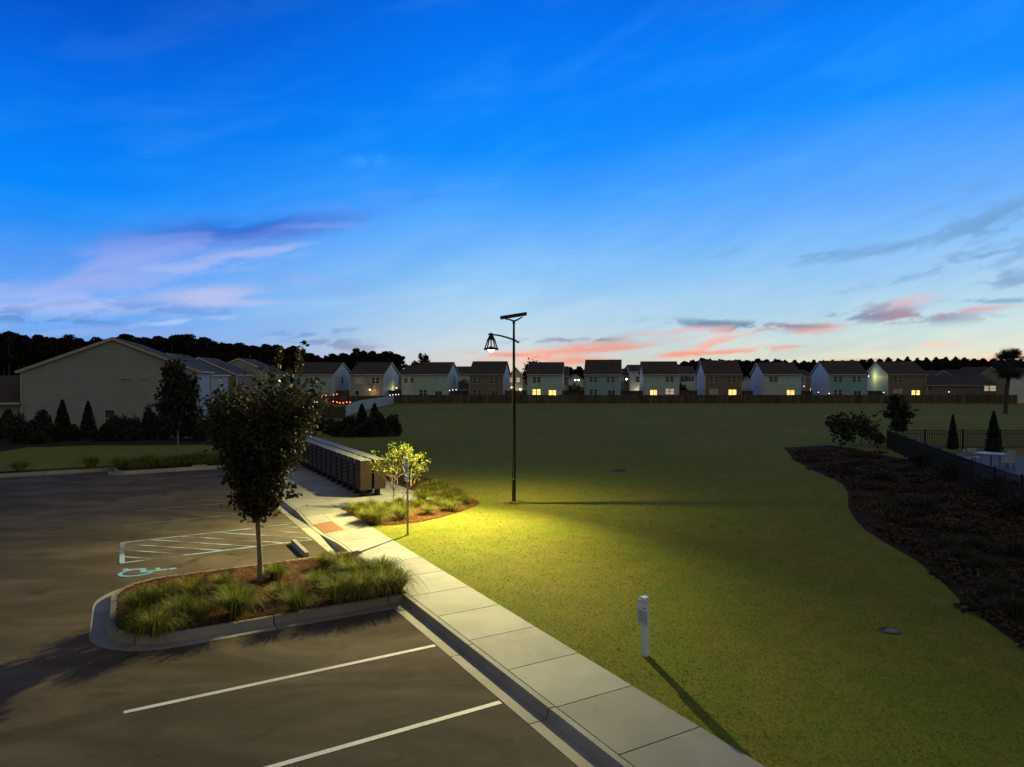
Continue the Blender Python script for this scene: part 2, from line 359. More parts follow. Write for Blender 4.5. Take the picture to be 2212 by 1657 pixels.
# mulch beds
def bed(name, pts, z, mat, mound=.05, step=.45):
    # pts world (x,y); fan of inset rings for a soft mound
    n = len(pts); c = Vector((sum(p[0] for p in pts) / n, sum(p[1] for p in pts) / n, 0)); mb = MB(); rings = []
    ks = (1, .97, .85, .6, .3)
    for j, k in enumerate(ks): rings.append([(c.x + (p[0] - c.x) * k, c.y + (p[1] - c.y) * k, z + (0 if j == 0 else mound * (1 - k * .6) + rnd.uniform(-.01, .01))) for p in pts])
    vs = [v for r in rings for v in r] + [(c.x, c.y, z + mound)]; fs = []
    for j in range(len(ks) - 1):
        for i in range(n): fs.append((j * n + i, j * n + (i + 1) % n, (j + 1) * n + (i + 1) % n, (j + 1) * n + i))
    for i in range(n): fs.append(((len(ks) - 1) * n + i, (len(ks) - 1) * n + (i + 1) % n, len(ks) * n))
    mb.add(vs, fs); return tag(mb.build(name, mat, smooth=True), kind='structure')
ii = [(-5.49, 14.38), (-4, 14.38), (-2.5, 14.38), (-.9, 14.38)] + arc(-.85, 15.39, 1.01, -90, 0, 6) + arc(-.95, 17.3, 1.11, 0, 90, 6) + [(-2.5, 18.41), (-4, 18.41), (-5.49, 18.41)]
bed('mulch_bed', [tuple(W(*p))[:2] for p in ii], .135, 'mulch', .06)
def smoothp(pts, k=2):
    for _ in range(k):
        q = []
        for i in range(len(pts)):
            a, b = pts[i], pts[(i + 1) % len(pts)]; q += [(a[0] * .75 + b[0] * .25, a[1] * .75 + b[1] * .25), (a[0] * .25 + b[0] * .75, a[1] * .25 + b[1] * .75)]
        pts = q
    return pts
b1 = [(-6.91, 24.88), (-6.91, 23.0), (-6.91, 21.6)] + [ST(G(*p, LZ)) for p in ((845, 1135), (900, 1129), (950, 1119), (1000, 1104), (1030, 1092), (1036, 1087), (1020, 1076), (1000, 1063), (960, 1048), (915, 1030), (880, 1018))] + [(-11.6, 34.5), (-10.62, 36), (-10.62, 30), (-10.62, 24.88), (-8.8, 24.88)]
mb = MB(); wp = [W(*p, LZ + .012) for p in b1]; mb.add(wp, (tuple(range(len(wp)))[::-1],)); tag(mb.build('mulch_bed', 'mulch'), kind='structure')
rb = [(1693, 967), (1717, 995), (1764, 1019), (1806, 1037), (1825, 1049), (1833, 1070), (1832, 1094), (1844, 1117), (1867, 1143), (1919, 1176), (1978, 1209), (2033, 1254), (2085, 1306), (2153, 1358), (2212, 1397), (2320, 1470)]
w = [G(*p, LZ + .01) for p in rb] + [Vector((9.5, 3, LZ + .01)), Vector((22, 3, LZ + .01)), Vector((23, 45.6, LZ + .01)), G(1790, 962, LZ + .01)]
mb = MB(); mb.add(w, (tuple(range(len(w)))[::-1],)); tag(mb.build('planting_bed', 'dmulch'), kind='structure')
mb = MB(); w = [W(s, t, LZ + .01) for s, t in ((-5.0, 40.06), (-.3, 40.06), (.24, 40.5), (.24, 41.96), (12, 41.96), (30, 41.96), (30, 43.4), (8, 43.0), (-5.0, 42.6))]; mb.add(w, (tuple(range(len(w))),)); tag(mb.build('planting_bed', 'dmulch'), kind='structure')
w = [G(p[0], p[1], LZ + .012) for p in ((-60, 985), (60, 966), (200, 962), (330, 962), (460, 960), (480, 952), (330, 940), (180, 938), (-60, 945))]
mb = MB(); mb.add(w, (tuple(range(len(w)))[::-1],)); tag(mb.build('planting_bed', 'dmulch'), kind='structure')
w = [G(p[0], p[1], LZ + .011) for p in ((690, 930), (720, 944), (800, 945), (862, 943), (872, 930), (850, 915), (760, 912), (700, 916))]
mb = MB(); mb.add(w, (tuple(range(len(w)))[::-1],)); tag(mb.build('planting_bed', 'dmulch'), kind='structure')
# pool deck
mb = MB(); mb.prism([(18.6, 22.5), (42, 22.5), (42, 41), (25.2, 41), (21.2, 30)], .02, .16); tag(mb.build('pool_deck', 'pool'), kind='structure')
# painted lines
def line(mb, s0, t0, s1, t1, w=.1, z=.004):
    d = Vector((s1 - s0, t1 - t0)); n = Vector((-d.y, d.x)).normalized() * w / 2
    mb.quad(W(s0 + n.x, t0 + n.y, z), W(s0 - n.x, t0 - n.y, z), W(s1 - n.x, t1 - n.y, z), W(s1 + n.x, t1 + n.y, z))
mb = MB(); line(mb, .02, 11.62, -5.0, 11.66); line(mb, .02, 9.02, -5.0, 9.13); line(mb, .02, 6.5, -5.0, 6.55); tag(mb.build('road_marking', 'white_line'), kind='structure')
mb = MB(); line(mb, .1, 26.15, -5.0, 26.25, .09); line(mb, .1, 28.75, -5, 28.85, .09); tag(mb.build('road_marking', 'faded'), kind='structure')
mb = MB(); line(mb, .3, 37.2, -5, 37.3, .11); tag(mb.build('road_marking', 'faded'), kind='structure')
mb = MB(); line(mb, .1, 20.95, -5.0, 21.1, .1); line(mb, .1, 23.5, -5.0, 23.7, .1); line(mb, .05, 21.0, .05, 23.45, .12)
k1 = ST(G(344, 1208.5)); k0 = ST(G(262, 1203.5)); dd = (Vector(k0) - Vector(k1))
hs = [(488, 1190, 332, 1180), (548, 1180.6, 335.5, 1167), (631, 1174, 405, 1160), (661, 1162, 465, 1151), (646, 1151, 533, 1143), (636, 1139, 594.5, 1136), (422, 1199, 259, 1189.6), (345.5, 1208.5, 261, 1203.5)]
sl = []
for a, b, c, d in hs:
    p, q = ST(G(a, b)), ST(G(c, d)); sl.append(((q[1] - p[1]) / (q[0] - p[0]), p))
mslope = sum(x for x, _ in sl) / len(sl)
for _, p in sl:   # run from bottom/kerb line up to the top or left line
    s, t = p
    t0 = 21.0; s0 = s + (t0 - t) / mslope; s0 = max(-4.98, s0); t0 = t + mslope * (s0 - s)
    s1 = s + (23.55 - t) / mslope; s1 = min(.05, s1); t1 = t + mslope * (s1 - s)
    line(mb, s0, t0, s1, t1, .09, .0045)
tag(mb.build('road_marking', 'blue_line'), kind='structure')
def isa(f, put):
    # wheelchair figure in a 1x1.2 box, y up; put(list of (x,y)) adds a polygon
    def seg(a, b, w):
        d = Vector((b[0] - a[0], b[1] - a[1])); n = Vector((-d.y, d.x)).normalized() * w / 2
        put([(a[0] + n.x, a[1] + n.y), (a[0] - n.x, a[1] - n.y), (b[0] - n.x, b[1] - n.y), (b[0] + n.x, b[1] + n.y)])
    put([(.36 + .09 * math.cos(a * .5236), 1.08 + .09 * math.sin(a * .5236)) for a in range(12)])
    seg((.36, .97), (.40, .50), .13); seg((.37, .80), (.66, .78), .09); seg((.36, .50), (.74, .50), .12); seg((.70, .54), (.86, .12), .12); seg((.80, .13), (.98, .17), .1)
    pr = None
    for a in range(120, 361, 20):
        p = (.42 + .34 * math.cos(R(a)), .38 + .34 * math.sin(R(a)))
        if pr: seg(pr, p, .09)
        pr = p
mb = MB(); cs = [0]
def putg(poly):
    cs[0] += 1
    pts = []
    for x, y in poly: pts.append(W(.15 - y * 1.15, 19.35 + x * .95, .004 + cs[0] * .0004))
    mb.add(pts, (tuple(range(len(pts))),))
M['sym'] = linemat('blue_symbol_paint', (.16, .42, .66), .35)
isa(0, putg); tag(mb.build('road_marking', 'sym'), kind='structure')
# turf blades: uncountable lawn grass on the near lawn (dense plain mesh of tiny blades)
def turf():
    r = random.Random(11); mb = MB(); V = mb.v; Fc = mb.f; T = mb.t
    for k in range(240000):
        Y = 5.5 + 42 * r.random() ** 1.25
        if r.random() < (Y - 24) / 22: continue
        X0 = (r.uniform(-.35, .80)) * Y
        s, t = X0 * E.x + Y * E.y, X0 * N.x + Y * N.y
        if s > -6.93: continue
        if -10.64 < s and 24.85 < t < 39: continue
        if inb(X0, Y): continue
        h = r.uniform(.006, .018) * (1 + Y * .008); a = r.uniform(0, 6.283); w = .004 + Y * .0005; lx, ly = r.gauss(0, .025), r.gauss(0, .025)
        ca, sa = math.cos(a) * w, math.sin(a) * w; b = len(V)
        V.extend(((X0 - ca, Y - sa, LZ - .002), (X0 + ca, Y + sa, LZ - .002), (X0 + lx, Y + ly, LZ + h))); Fc.append((b, b + 1, b + 2)); T.append(r.random())
    return mb
polys = [[(p.x, p.y) for p in [W(*q) for q in b1]], [(v.x, v.y) for v in ([G(*p, LZ) for p in rb] + [Vector((9.5, 3, 0)), Vector((22, 3, 0)), Vector((23, 45.6, 0)), G(1790, 962, LZ)])]]
def inpoly(x, y, P):
    c = False; j = len(P) - 1
    for i in range(len(P)):
        if (P[i][1] > y) != (P[j][1] > y) and x < (P[j][0] - P[i][0]) * (y - P[i][1]) / (P[j][1] - P[i][1]) + P[i][0]: c = not c
        j = i
    return c
def inb(x, y): return inpoly(x, y, polys[0]) or inpoly(x, y, polys[1])
tag(turf().build('grass', 'turf'), 'short mown grass of the lawn beside the sidewalk', 'grass', kind='stuff')
# pine straw / mulch fibres on the lit bed edge and island
def fibres(name, inside, box, n, z, mat, label):
    r = random.Random(5); mb = MB()
    for _ in range(n):
        s = r.uniform(box[0], box[1]); t = r.uniform(box[2], box[3])
        if not inside(s, t): continue
        p = W(s, t, z + r.uniform(0, .03)); a = r.uniform(0, 6.28); l = r.uniform(.03, .08); d = Vector((math.cos(a) * l, math.sin(a) * l, r.uniform(-.01, .025))); q = Vector((-d.y, d.x, 0)).normalized() * .006
        mb.quad(p - d - q, p - d + q, p + d + q, p + d - q, r.random())
    tag(mb.build(name, mat), label, 'mulch', kind='stuff')
M['fibre'] = leafmat('mulch_fibre', (.10, .038, .018), (.22, .10, .045), .1, .9, .5, 2)
fibres('mulch', lambda s, t: inpoly(W(s, t).x, W(s, t).y, polys[0]), (-12.5, -6.95, 21, 34), 14000, LZ + .02, 'fibre', 'loose red bark mulch in the bed beside the sign post')
pi_ = [tuple(W(*p))[:2] for p in ii]
fibres('mulch', lambda s, t: inpoly(W(s, t).x, W(s, t).y, pi_), (-5.5, .2, 14.3, 18.5), 9000, .17, 'fibre', 'loose red bark mulch in the kerbed parking island')
def cover():
    r = random.Random(15); mb = MB(); P = polys[1]
    for _ in range(850):
        y = 6 + 38 * r.random(); x = y * r.uniform(.42, .85); 
        if not inpoly(x - .18, y, P) or x > 26: continue
        q = r.uniform(.15, .6); hh = r.uniform(.05, .28)
        for k in range(int(60 + 110 * q)):
            a = r.uniform(0, 6.283); d = q * r.random() ** .6; mb.leaf(Vector((x + d * math.cos(a), y + d * math.sin(a), LZ + .02 + hh * r.random() * (1 - d / q * .7))), r.uniform(.05, .10), r, 1.8)
    tag(mb.build('ground_cover', 'cover'), 'dark low ground cover straggling over the planting bed by the pool fence', 'ground cover', kind='stuff')
M['cover'] = leafmat('ground_cover_leaf', (.034, .025, .016), (.085, .062, .032), .15, .9, .6, .5)
cover()
# ------------------------------------------------------------------ grass clumps
def clump_mesh(seed, n, h, spread, wd, name='blades', mat='blade', stiff=1.0):
    r = random.Random(seed); mb = MB()
    for _ in range(n):
        a = r.uniform(0, 6.283); br = r.random() ** .5 * .13; L = h * r.uniform(.55, 1.15); out = spread * r.random() ** .8
        d = Vector((math.cos(a), math.sin(a), 0)); sd = Vector((-d.y, d.x, 0)); p0 = d * br; aa = r.gauss(0, .25); d2 = Matrix.Rotation(aa, 3, 'Z') @ d
        pts = [p0, p0 + d2 * out * .22 * L + Vector((0, 0, L * .50)), p0 + d2 * out * .52 * L + Vector((0, 0, L * .84 * (1 - .12 * out))), p0 + d2 * out * .86 * L + Vector((0, 0, L * (1.0 - .34 * out * out)))]
        ws = [wd, wd * .9, wd * .6, .0008]; vs = []
        for p, w_ in zip(pts, ws): vs += [p - sd * w_, p + sd * w_]
        mb.add(vs, ((0, 1, 3, 2), (2, 3, 5, 4), (4, 5, 7, 6)), r.random())
    return mb.mesh(name, mat)
cm = [clump_mesh(i, 760, .60, 1.75, .0065) for i in (1, 2, 3, 4)]
cs_ = [clump_mesh(i, 160, .5, 1.4, .006, mat='straw') for i in (8, 9)]
def clump(p, label, sc_=1.0, group=None, straw=0.0, k=None):
    o = thing('grass_clump', label, 'ornamental grass', p, rnd.uniform(0, 6.28), group)
    s = sc_ * rnd.uniform(.92, 1.08); link(rnd.choice(cm), 'green_blades', o, scale=(s, s, s * rnd.uniform(.9, 1.1)))
    if straw: link(rnd.choice(cs_), 'straw_blades', o, rz=rnd.uniform(0, 6), scale=(s * straw,) * 3)
    return o
gi = 'grass clumps on the kerbed parking island'
for x, y, s, l in (
    (300, 1318, 1.05, 'dim grass clump at the rounded back corner of the island'), (285, 1352, .9, 'dark grass clump at the outer rounded end of the island'), (330, 1362, .85, 'olive grass clump nearest the island front curve'),
    (345, 1300, .95, 'olive grass clump near the wheelchair marking behind the kerb'), (410, 1290, 1.0, 'mid green grass clump behind the middle of the island left half'), (395, 1335, .95, 'shadowy grass clump in the middle of the island left half'),
    (435, 1333, .75, 'small pointed grass clump in front left of the tree'), (482, 1266, .75, 'small grass clump at the back kerb left of the tree trunk'), (513, 1322, 1.05, 'large olive grass clump in front left of the tree trunk'),
    (498, 1290, .8, 'grass clump just behind the large olive clump left of the trunk'), (597, 1246, .85, 'round bright grass clump right behind the tree trunk'), (606, 1290, .8, 'grass clump just right of the tree trunk base'),
    (640, 1314, .8, 'grass clump at the front edge between trunk and big bank'), (703, 1222, .8, 'grass clump at the back corner by the wheel stop'), (735, 1228, .9, 'bright grass clump at the back edge beside the kerb ramp'),
    (690, 1270, .95, 'bright grass clump at the left end of the big bank'), (730, 1292, 1.05, 'shadowed front grass clump of the big bank left part'), (775, 1285, 1.1, 'tall front grass clump in the middle of the big bank'),
    (820, 1278, 1.1, 'front grass clump of the big bank right part'), (858, 1272, .95, 'grass clump overhanging the sidewalk at the island corner'), (790, 1250, 1.0, 'yellow green grass clump in the middle of the big bank'),
    (760, 1245, .95, 'yellow green grass clump behind the big bank left part'), (828, 1246, .95, 'grass clump leaning over the sidewalk edge mid island')):
    clump(G(x + (6 if x < 360 else 0), y + (10 if x < 360 else 4), .16), l, s * .85, gi)
gb = 'grass clumps in the bed beside the mailboxes'
for x, y, s, st, l in (
    (772, 1110, .8, .6, 'grass clump at the sidewalk corner of the mailbox bed'), (790, 1126, .85, .5, 'green grass clump nearest the sidewalk in the mailbox bed'), (812, 1130, .9, .5, 'large green grass clump left of the sign post'), (800, 1104, .8, .5, 'green grass clump in front of the mailbox pad'),
    (832, 1110, .7, 1, 'thin strawy grass clump beneath the bright shrub'), (866, 1120, .8, 1, 'dark hearted grass clump just left of the sign post'), (862, 1095, .6, .9, 'low strawy grass clump behind the sign post'),
    (925, 1110, .65, 1.1, 'low dark hearted grass clump right of the sign post'), (943, 1092, .6, 1.1, 'straw coloured grass clump in the middle of the mailbox bed'), (972, 1102, .8, 1, 'dark hearted grass clump in the right half of the bed'),
    (1000, 1088, .65, 1.1, 'small strawy grass clump near the pointed bed end'), (962, 1082, .8, .7, 'tall green grass clump in the right half of the bed'), (912, 1083, .8, .5, 'grass clump at the corner of the pad'),
    (925, 1066, .95, .3, 'tall bright grass clump behind the pad corner'), (950, 1062, 1.0, .3, 'tall bright grass clump at the back lawn edge'), (902, 1095, .55, 1.2, 'strawy grass clump between sign post and pad corner'),
    (893, 1045, .8, .3, 'green grass clump behind the bright shrub'), (985, 1072, .7, .6, 'green grass clump at the back of the pointed bed end')):
    clump(G(x, y, LZ + .01), l, s * .95, gb, st)
gf = 'low grass clumps along the far kerb of the car park'
for i in range(16):
    s = -4.8 + i * .62 if i < 9 else 1.5 + (i - 9) * 3.1
    clump(W(s, 41.0 + rnd.uniform(-.3, .5) + (0 if i < 9 else 1.4), LZ), 'dim low grass clump behind the far kerb of the car park', 1.1, gf, .8)
# ------------------------------------------------------------------ trees and shrubs
def limb(mb, p0, p1, r0, r1, r, n=4, wob=.06, sides=6):
    pts = [p0.lerp(p1, i / n) + (Vector((r.gauss(0, wob), r.gauss(0, wob), r.gauss(0, wob * .4))) if 0 < i < n else Vector()) for i in range(n + 1)]
    mb.tube(pts, [r0 + (r1 - r0) * i / n for i in range(n + 1)], sides); return pts
def sprig(mb, lb, p0, p1, r, ls, dens, rr=.012, wid=.12):
    pts = limb(mb, p0, p1, rr, rr * .3, r, 3, .03, 4); L = (p1 - p0).length
    for _ in range(int(L * dens)):
        k = r.random() ** .7; i = min(2, int(k * 3)); f = k * 3 - i; p = pts[i].lerp(pts[i + 1], f)
        lb.leaf(p + Vector((r.gauss(0, wid), r.gauss(0, wid), r.gauss(0, wid * .7))), ls * r.uniform(.7, 1.3), r)
def island_tree():
    base = G(563, 1256, .17); Y = base.y; r = random.Random(21)
    t = thing('young_tree', 'dark leafy young tree standing in the kerbed parking island', 'tree', base)
    tb, bb, lb = MB(), MB(), MB()
    def Q(px, py, dy=0.0): return atY(px, py, Y + dy) - base
    fork = Q(556, 1108)
    tb.tube([Vector((0, 0, -.05)), Q(562, 1215), Q(559, 1160), fork], [.085, .06, .055, .06], 10)
    t1 = Q(566, 1000); t2 = Q(572, 890); t3 = Q(600, 800); bb.tube([fork, t1, t2, t3], [.06, .05, .035, .012], 8)
    lead = lambda k: (fork.lerp(t1, k * 3) if k < .333 else t1.lerp(t2, k * 3 - 1) if k < .667 else t2.lerp(t3, k * 3 - 2))
    prof = [(1105, 545, 580), (1075, 520, 602), (1045, 506, 618), (1010, 500, 618), (980, 490, 634), (945, 460, 660), (905, 440, 692), (870, 432, 710), (840, 446, 704), (800, 535, 694), (770, 590, 676)]
    def xr(y):
        for (a, l0, r0), (b, l1, r1) in zip(prof, prof[1:]):
            if b <= y <= a: k = (a - y) / (a - b); return l0 + (l1 - l0) * k, r0 + (r1 - r0) * k
        return prof[-1][1:]
    for i in range(190):
        y = 1102 - (262 if i % 12 else 318) * r.random() ** .7; l, rr = xr(y); c = (l + rr) / 2; hw = (rr - l) / 2 / F * Y
        a = r.uniform(0, 6.283); cx = Q(c, y); rad = hw * (1.0 - .3 * r.random() ** 2)
        tip = Vector((cx.x + rad * math.cos(a), rad * .95 * math.sin(a), cx.z)); k = max(0.02, min(.95, (1108 - y - 60) / 330.0)); st = lead(k)
        pts = limb(bb, st, tip, .018, .005, r, 4, .05, 4)
        dens = (.5 if y > 1000 else .85) if y > 880 else (.5 if y > 845 else .3)
        for j in range(int(115 * dens)):
            q = r.random() ** .6; m = min(3, int(q * 4)); p = pts[m].lerp(pts[m + 1], q * 4 - m)
            w_ = .13; lb.leaf(p + Vector((r.gauss(0, w_), r.gauss(0, w_), r.gauss(0, w_))), .075 * r.uniform(.7, 1.35), r)
    for (a, b, c, d, z) in ((640, 800, 657, 741, 0), (600, 800, 606, 752, .3), (645, 790, 650, 770, .1), (575, 850, 590, 800, -.2), (610, 840, 640, 790, .2), (660, 860, 692, 822, 0), (505, 880, 470, 850, .2), (470, 900, 446, 868, 0), (520, 870, 515, 835, .1),
            (545, 1075, 480, 1031, -.2), (530, 1085, 510, 1090, 0), (600, 1075, 646, 1066, 0), (590, 1040, 640, 1050, .2), (600, 1095, 575, 1105, 0), (560, 1095, 512, 1070, .1), (655, 940, 680, 935, .1), (640, 870, 690, 880, 0)):
        sprig(bb, lb, Q(a, b), Q(c, d, z), r, .085, 60, .012, .055)
    tb.build('trunk', 'bark', t, smooth=True); bb.build('branches', 'bark', t, smooth=True); lb.build('crown', 'leaf', t)
island_tree()
def lollipop(r, h, trunk_h, rad, n, ls, prof, jit=.10, limbs=24):
    tb, bb, lb = MB(), MB(), MB()
    tb.tube([Vector((0, 0, -.1)), Vector((.02, 0, trunk_h * .5)), Vector((0, .01, trunk_h)), Vector((.03, 0, h * .75))], [.06 + h * .004, .05, .045, .015], 7)
    ends = []
    for i in range(limbs):
        k = r.random(); a = r.uniform(0, 6.283); z = trunk_h + (h - trunk_h) * k; rr = rad * prof(k) * r.uniform(.7, 1.1)
        e = Vector((rr * math.cos(a), rr * math.sin(a), z)); st = Vector((0, 0, trunk_h + (z - trunk_h) * .55)); limb(bb, st, e, .02, .006, r, 3, .05, 4); ends.append((st, e))
    for _ in range(n):
        st, e = r.choice(ends); p = st.lerp(e, r.random() ** .6 * 1.05); lb.leaf(p + Vector((r.gauss(0, jit * rad), r.gauss(0, jit * rad), r.gauss(0, jit * rad))), ls * r.uniform(.7, 1.3), r)
    return tb, bb, lb
def put_tree(name, label, loc, parts, lm, group=None):
    t = thing(name, label, 'tree', loc, 0, group); parts[0].build('trunk', 'bark', t); parts[1].build('branches', 'bark', t); parts[2].build('crown', lm, t); return t
egg = lambda k: math.sin(math.pi * min(1, (k * .85 + .12))) ** .7
r_ = random.Random(31)
put_tree('young_tree', 'dim young tree with a pale slim trunk behind the far kerb', G(384, 991, LZ), lollipop(r_, 5.6, 1.9, 1.45, 5200, .17, lambda k: (1 - k) ** .35 * min(1, .55 + k * 1.6), .12, 46), 'leaf2')
p = G(1937, 958, LZ); put_tree('young_tree', 'small round headed tree behind the far corner of the pool fence', p, lollipop(random.Random(32), 3.3, 1.1, 1.0, 1700, .17, egg, .14, 26), 'leaf2')
def bush_mb(r, h, rx, n, ls, cone=False, lumps=9):
    lb = MB(); L = []
    if cone:
        for _ in range(n):
            k = r.random() ** 1.25; rr = rx * (1 - k) ** .75 * (.55 + .75 * r.random() ** 1.6) * (.35 + .65 * min(1, k * 8 + .4)); a = r.uniform(0, 6.283); lb.leaf(Vector((rr * math.cos(a), rr * math.sin(a), k * h)), ls * r.uniform(.6, 1.3), r, 2.2)
        return lb
    for _ in range(lumps):
        a = r.uniform(0, 6.283); q = r.random() ** .6; L.append((Vector((q * rx * .7 * math.cos(a), q * rx * .7 * math.sin(a), h * r.uniform(.25, .72))), h * r.uniform(.22, .34)))
    for _ in range(n):
        c, q = r.choice(L); d = Vector((r.gauss(0, 1), r.gauss(0, 1), r.gauss(0, .9))).normalized() * q * r.random() ** .35; d.x *= rx / h * 1.15; d.y *= rx / h * 1.15; p = c + d; p.z = max(.02, p.z); lb.leaf(p, ls * r.uniform(.6, 1.35), r)
    return lb
bushes = [bush_mb(random.Random(40 + i), 1.6, 1.1, 2600, .11).mesh('foliage', 'bushleaf') for i in range(4)]
sparse = [bush_mb(random.Random(90 + i), 1.7, 1.2, 620, .12, lumps=14).mesh('foliage', 'bushleaf') for i in range(3)]
cones = [bush_mb(random.Random(50 + i), 2.3, .5, 2600, .09, True).mesh('foliage', 'juniper') for i in range(2)]
def stems(o, h, n=4):
    mb = MB(); r = rnd
    for _ in range(n): limb(mb, Vector((r.uniform(-.1, .1), r.uniform(-.1, .1), -.05)), Vector((r.uniform(-.5, .5), r.uniform(-.4, .4), h * .7)), .02, .006, r, 3, .04, 4)
    mb.build('stems', 'dbark', o)
def bush(x, y, h, w_, label, group, kind='bush', z=LZ):
    o = thing('juniper' if kind == 'cone' else 'bush', label, 'shrub', G(x, y, z), rnd.uniform(0, 6), group)
    if kind == 'cone': link(rnd.choice(cones), 'foliage', o, scale=(w_ / 1.0, w_ / 1.0, h / 2.3)); mb = MB(); mb.tube([Vector((0, 0, -.05)), Vector((0, 0, h * .6))], [.04, .01], 5); mb.build('stem', 'dbark', o)
    else: link(rnd.choice(sparse if group == 'shrubs in the dark bed by the pool fence' else bushes), 'foliage', o, scale=(w_ / 2.2, w_ / 2.2, h / 1.6)); stems(o, h)
    return o
gh = 'shrubs along the wall of the large left house'
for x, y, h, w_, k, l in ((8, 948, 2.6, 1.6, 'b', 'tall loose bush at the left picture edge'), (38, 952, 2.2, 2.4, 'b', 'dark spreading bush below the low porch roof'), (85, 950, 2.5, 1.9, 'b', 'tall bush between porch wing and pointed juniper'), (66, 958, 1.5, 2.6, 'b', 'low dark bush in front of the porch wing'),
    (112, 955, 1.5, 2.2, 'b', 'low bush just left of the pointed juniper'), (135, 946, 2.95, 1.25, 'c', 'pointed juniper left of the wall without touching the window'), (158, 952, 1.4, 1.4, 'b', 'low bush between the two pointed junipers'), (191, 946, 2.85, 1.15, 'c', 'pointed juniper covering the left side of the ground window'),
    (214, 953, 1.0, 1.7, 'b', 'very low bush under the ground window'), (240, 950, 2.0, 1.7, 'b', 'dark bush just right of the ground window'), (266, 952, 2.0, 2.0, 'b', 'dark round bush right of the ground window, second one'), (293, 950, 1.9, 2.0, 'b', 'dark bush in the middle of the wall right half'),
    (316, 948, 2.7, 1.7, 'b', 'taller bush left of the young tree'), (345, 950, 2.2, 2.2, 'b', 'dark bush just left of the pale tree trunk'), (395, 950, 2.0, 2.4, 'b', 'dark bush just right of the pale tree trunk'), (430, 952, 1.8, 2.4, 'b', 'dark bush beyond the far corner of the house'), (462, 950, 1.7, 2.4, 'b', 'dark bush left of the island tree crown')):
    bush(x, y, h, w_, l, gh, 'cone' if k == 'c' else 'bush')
gm = 'shrubs in front of the pale fence'
for x, y, h, w_, k, l in ((700, 935, 1.6, 2.2, 'b', 'dark bush behind the far end of the mailboxes'), (728, 940, 1.5, 2.4, 'b', 'low dark bush in the group by the pale fence, left part'), (752, 935, 1.6, 2.4, 'b', 'dark bush left of the two junipers'), (782, 938, 2.5, 1.3, 'c', 'left pointed juniper in front of the pale fence'), (809, 930, 2.4, 1.25, 'c', 'right pointed juniper in front of the pale fence'),
    (795, 942, 1.7, 2.4, 'b', 'dark bush below the two junipers'), (826, 940, 2.2, 2.2, 'b', 'tall bush right of the two junipers'), (848, 941, 1.9, 2.0, 'b', 'round bush at the lawn end of the group'), (770, 944, 1.2, 2.4, 'b', 'lowest front bush of the group')):
    bush(x, y, h, w_, l, gm, 'cone' if k == 'c' else 'bush')
gr = 'shrubs in the dark bed by the pool fence'
for x, y, h, w_, k, l in ((1815, 966, 2.5, 3.0, 'b', 'spreading shrub at the far end of the dark bed'), (1862, 962, 2.3, 2.6, 'b', 'shrub between the far bed end and the fence corner'), (1896, 968, 1.2, 1.4, 'b', 'small shrub touching the pool fence corner'), (2058, 970, 2.3, .62, 'c', 'slim columnar juniper behind the pool fence'), (2146, 978, 2.6, .85, 'c', 'wider columnar juniper behind the round patio table'),
    (1990, 1010, .9, 1.5, 'b', 'low shrub against the dark run of the pool fence'), (2060, 1040, .9, 1.6, 'b', 'low shrub outside the lit stretch of pool fence'), (1905, 1040, .5, 1.2, 'b', 'small dark mound in the upper dark bed'), (1975, 1110, .6, 1.6, 'b', 'rounded dark mound in the middle of the dark bed'), (2150, 1075, 1.0, 1.7, 'b', 'shrub near the pool fence at the right picture edge'),
    (2200, 1120, .9, 1.6, 'b', 'dark shrub at the right picture edge'), (1850, 1012, .45, 1.1, 'b', 'tiny shrub near the upper bed edge')):
    bush(x, y, h, w_, l, gr, 'cone' if k == 'c' else 'bush')
M['dimb'] = leafmat('dim_blade', (.030, .032, .012), (.065, .056, .022), .2, .9, .6, 1.5); dimc = clump_mesh(6, 420, .6, 1.6, .007, mat='dimb')
for x, y, l in ((2040, 1190, 'dim tan grass clump in the lower dark bed'), (2075, 1215, 'olive grass clump in the lower dark bed'), (2110, 1190, 'dim grass clump in the lower dark bed nearer the fence'), (2160, 1290, 'olive grass clump near the right edge of the bed'), (2195, 1330, 'lowest grass clump of the dark bed'), (2130, 1235, 'grass clump in the middle of the lower bed'), (2195, 1200, 'dim grass clump at the right picture edge')):
    o = thing('grass_clump', l, 'ornamental grass', G(x, y, LZ), rnd.uniform(0, 6.28), 'grass clumps in the dark bed by the pool fence'); link(dimc, 'dim_blades', o, scale=(.8, .8, .7))
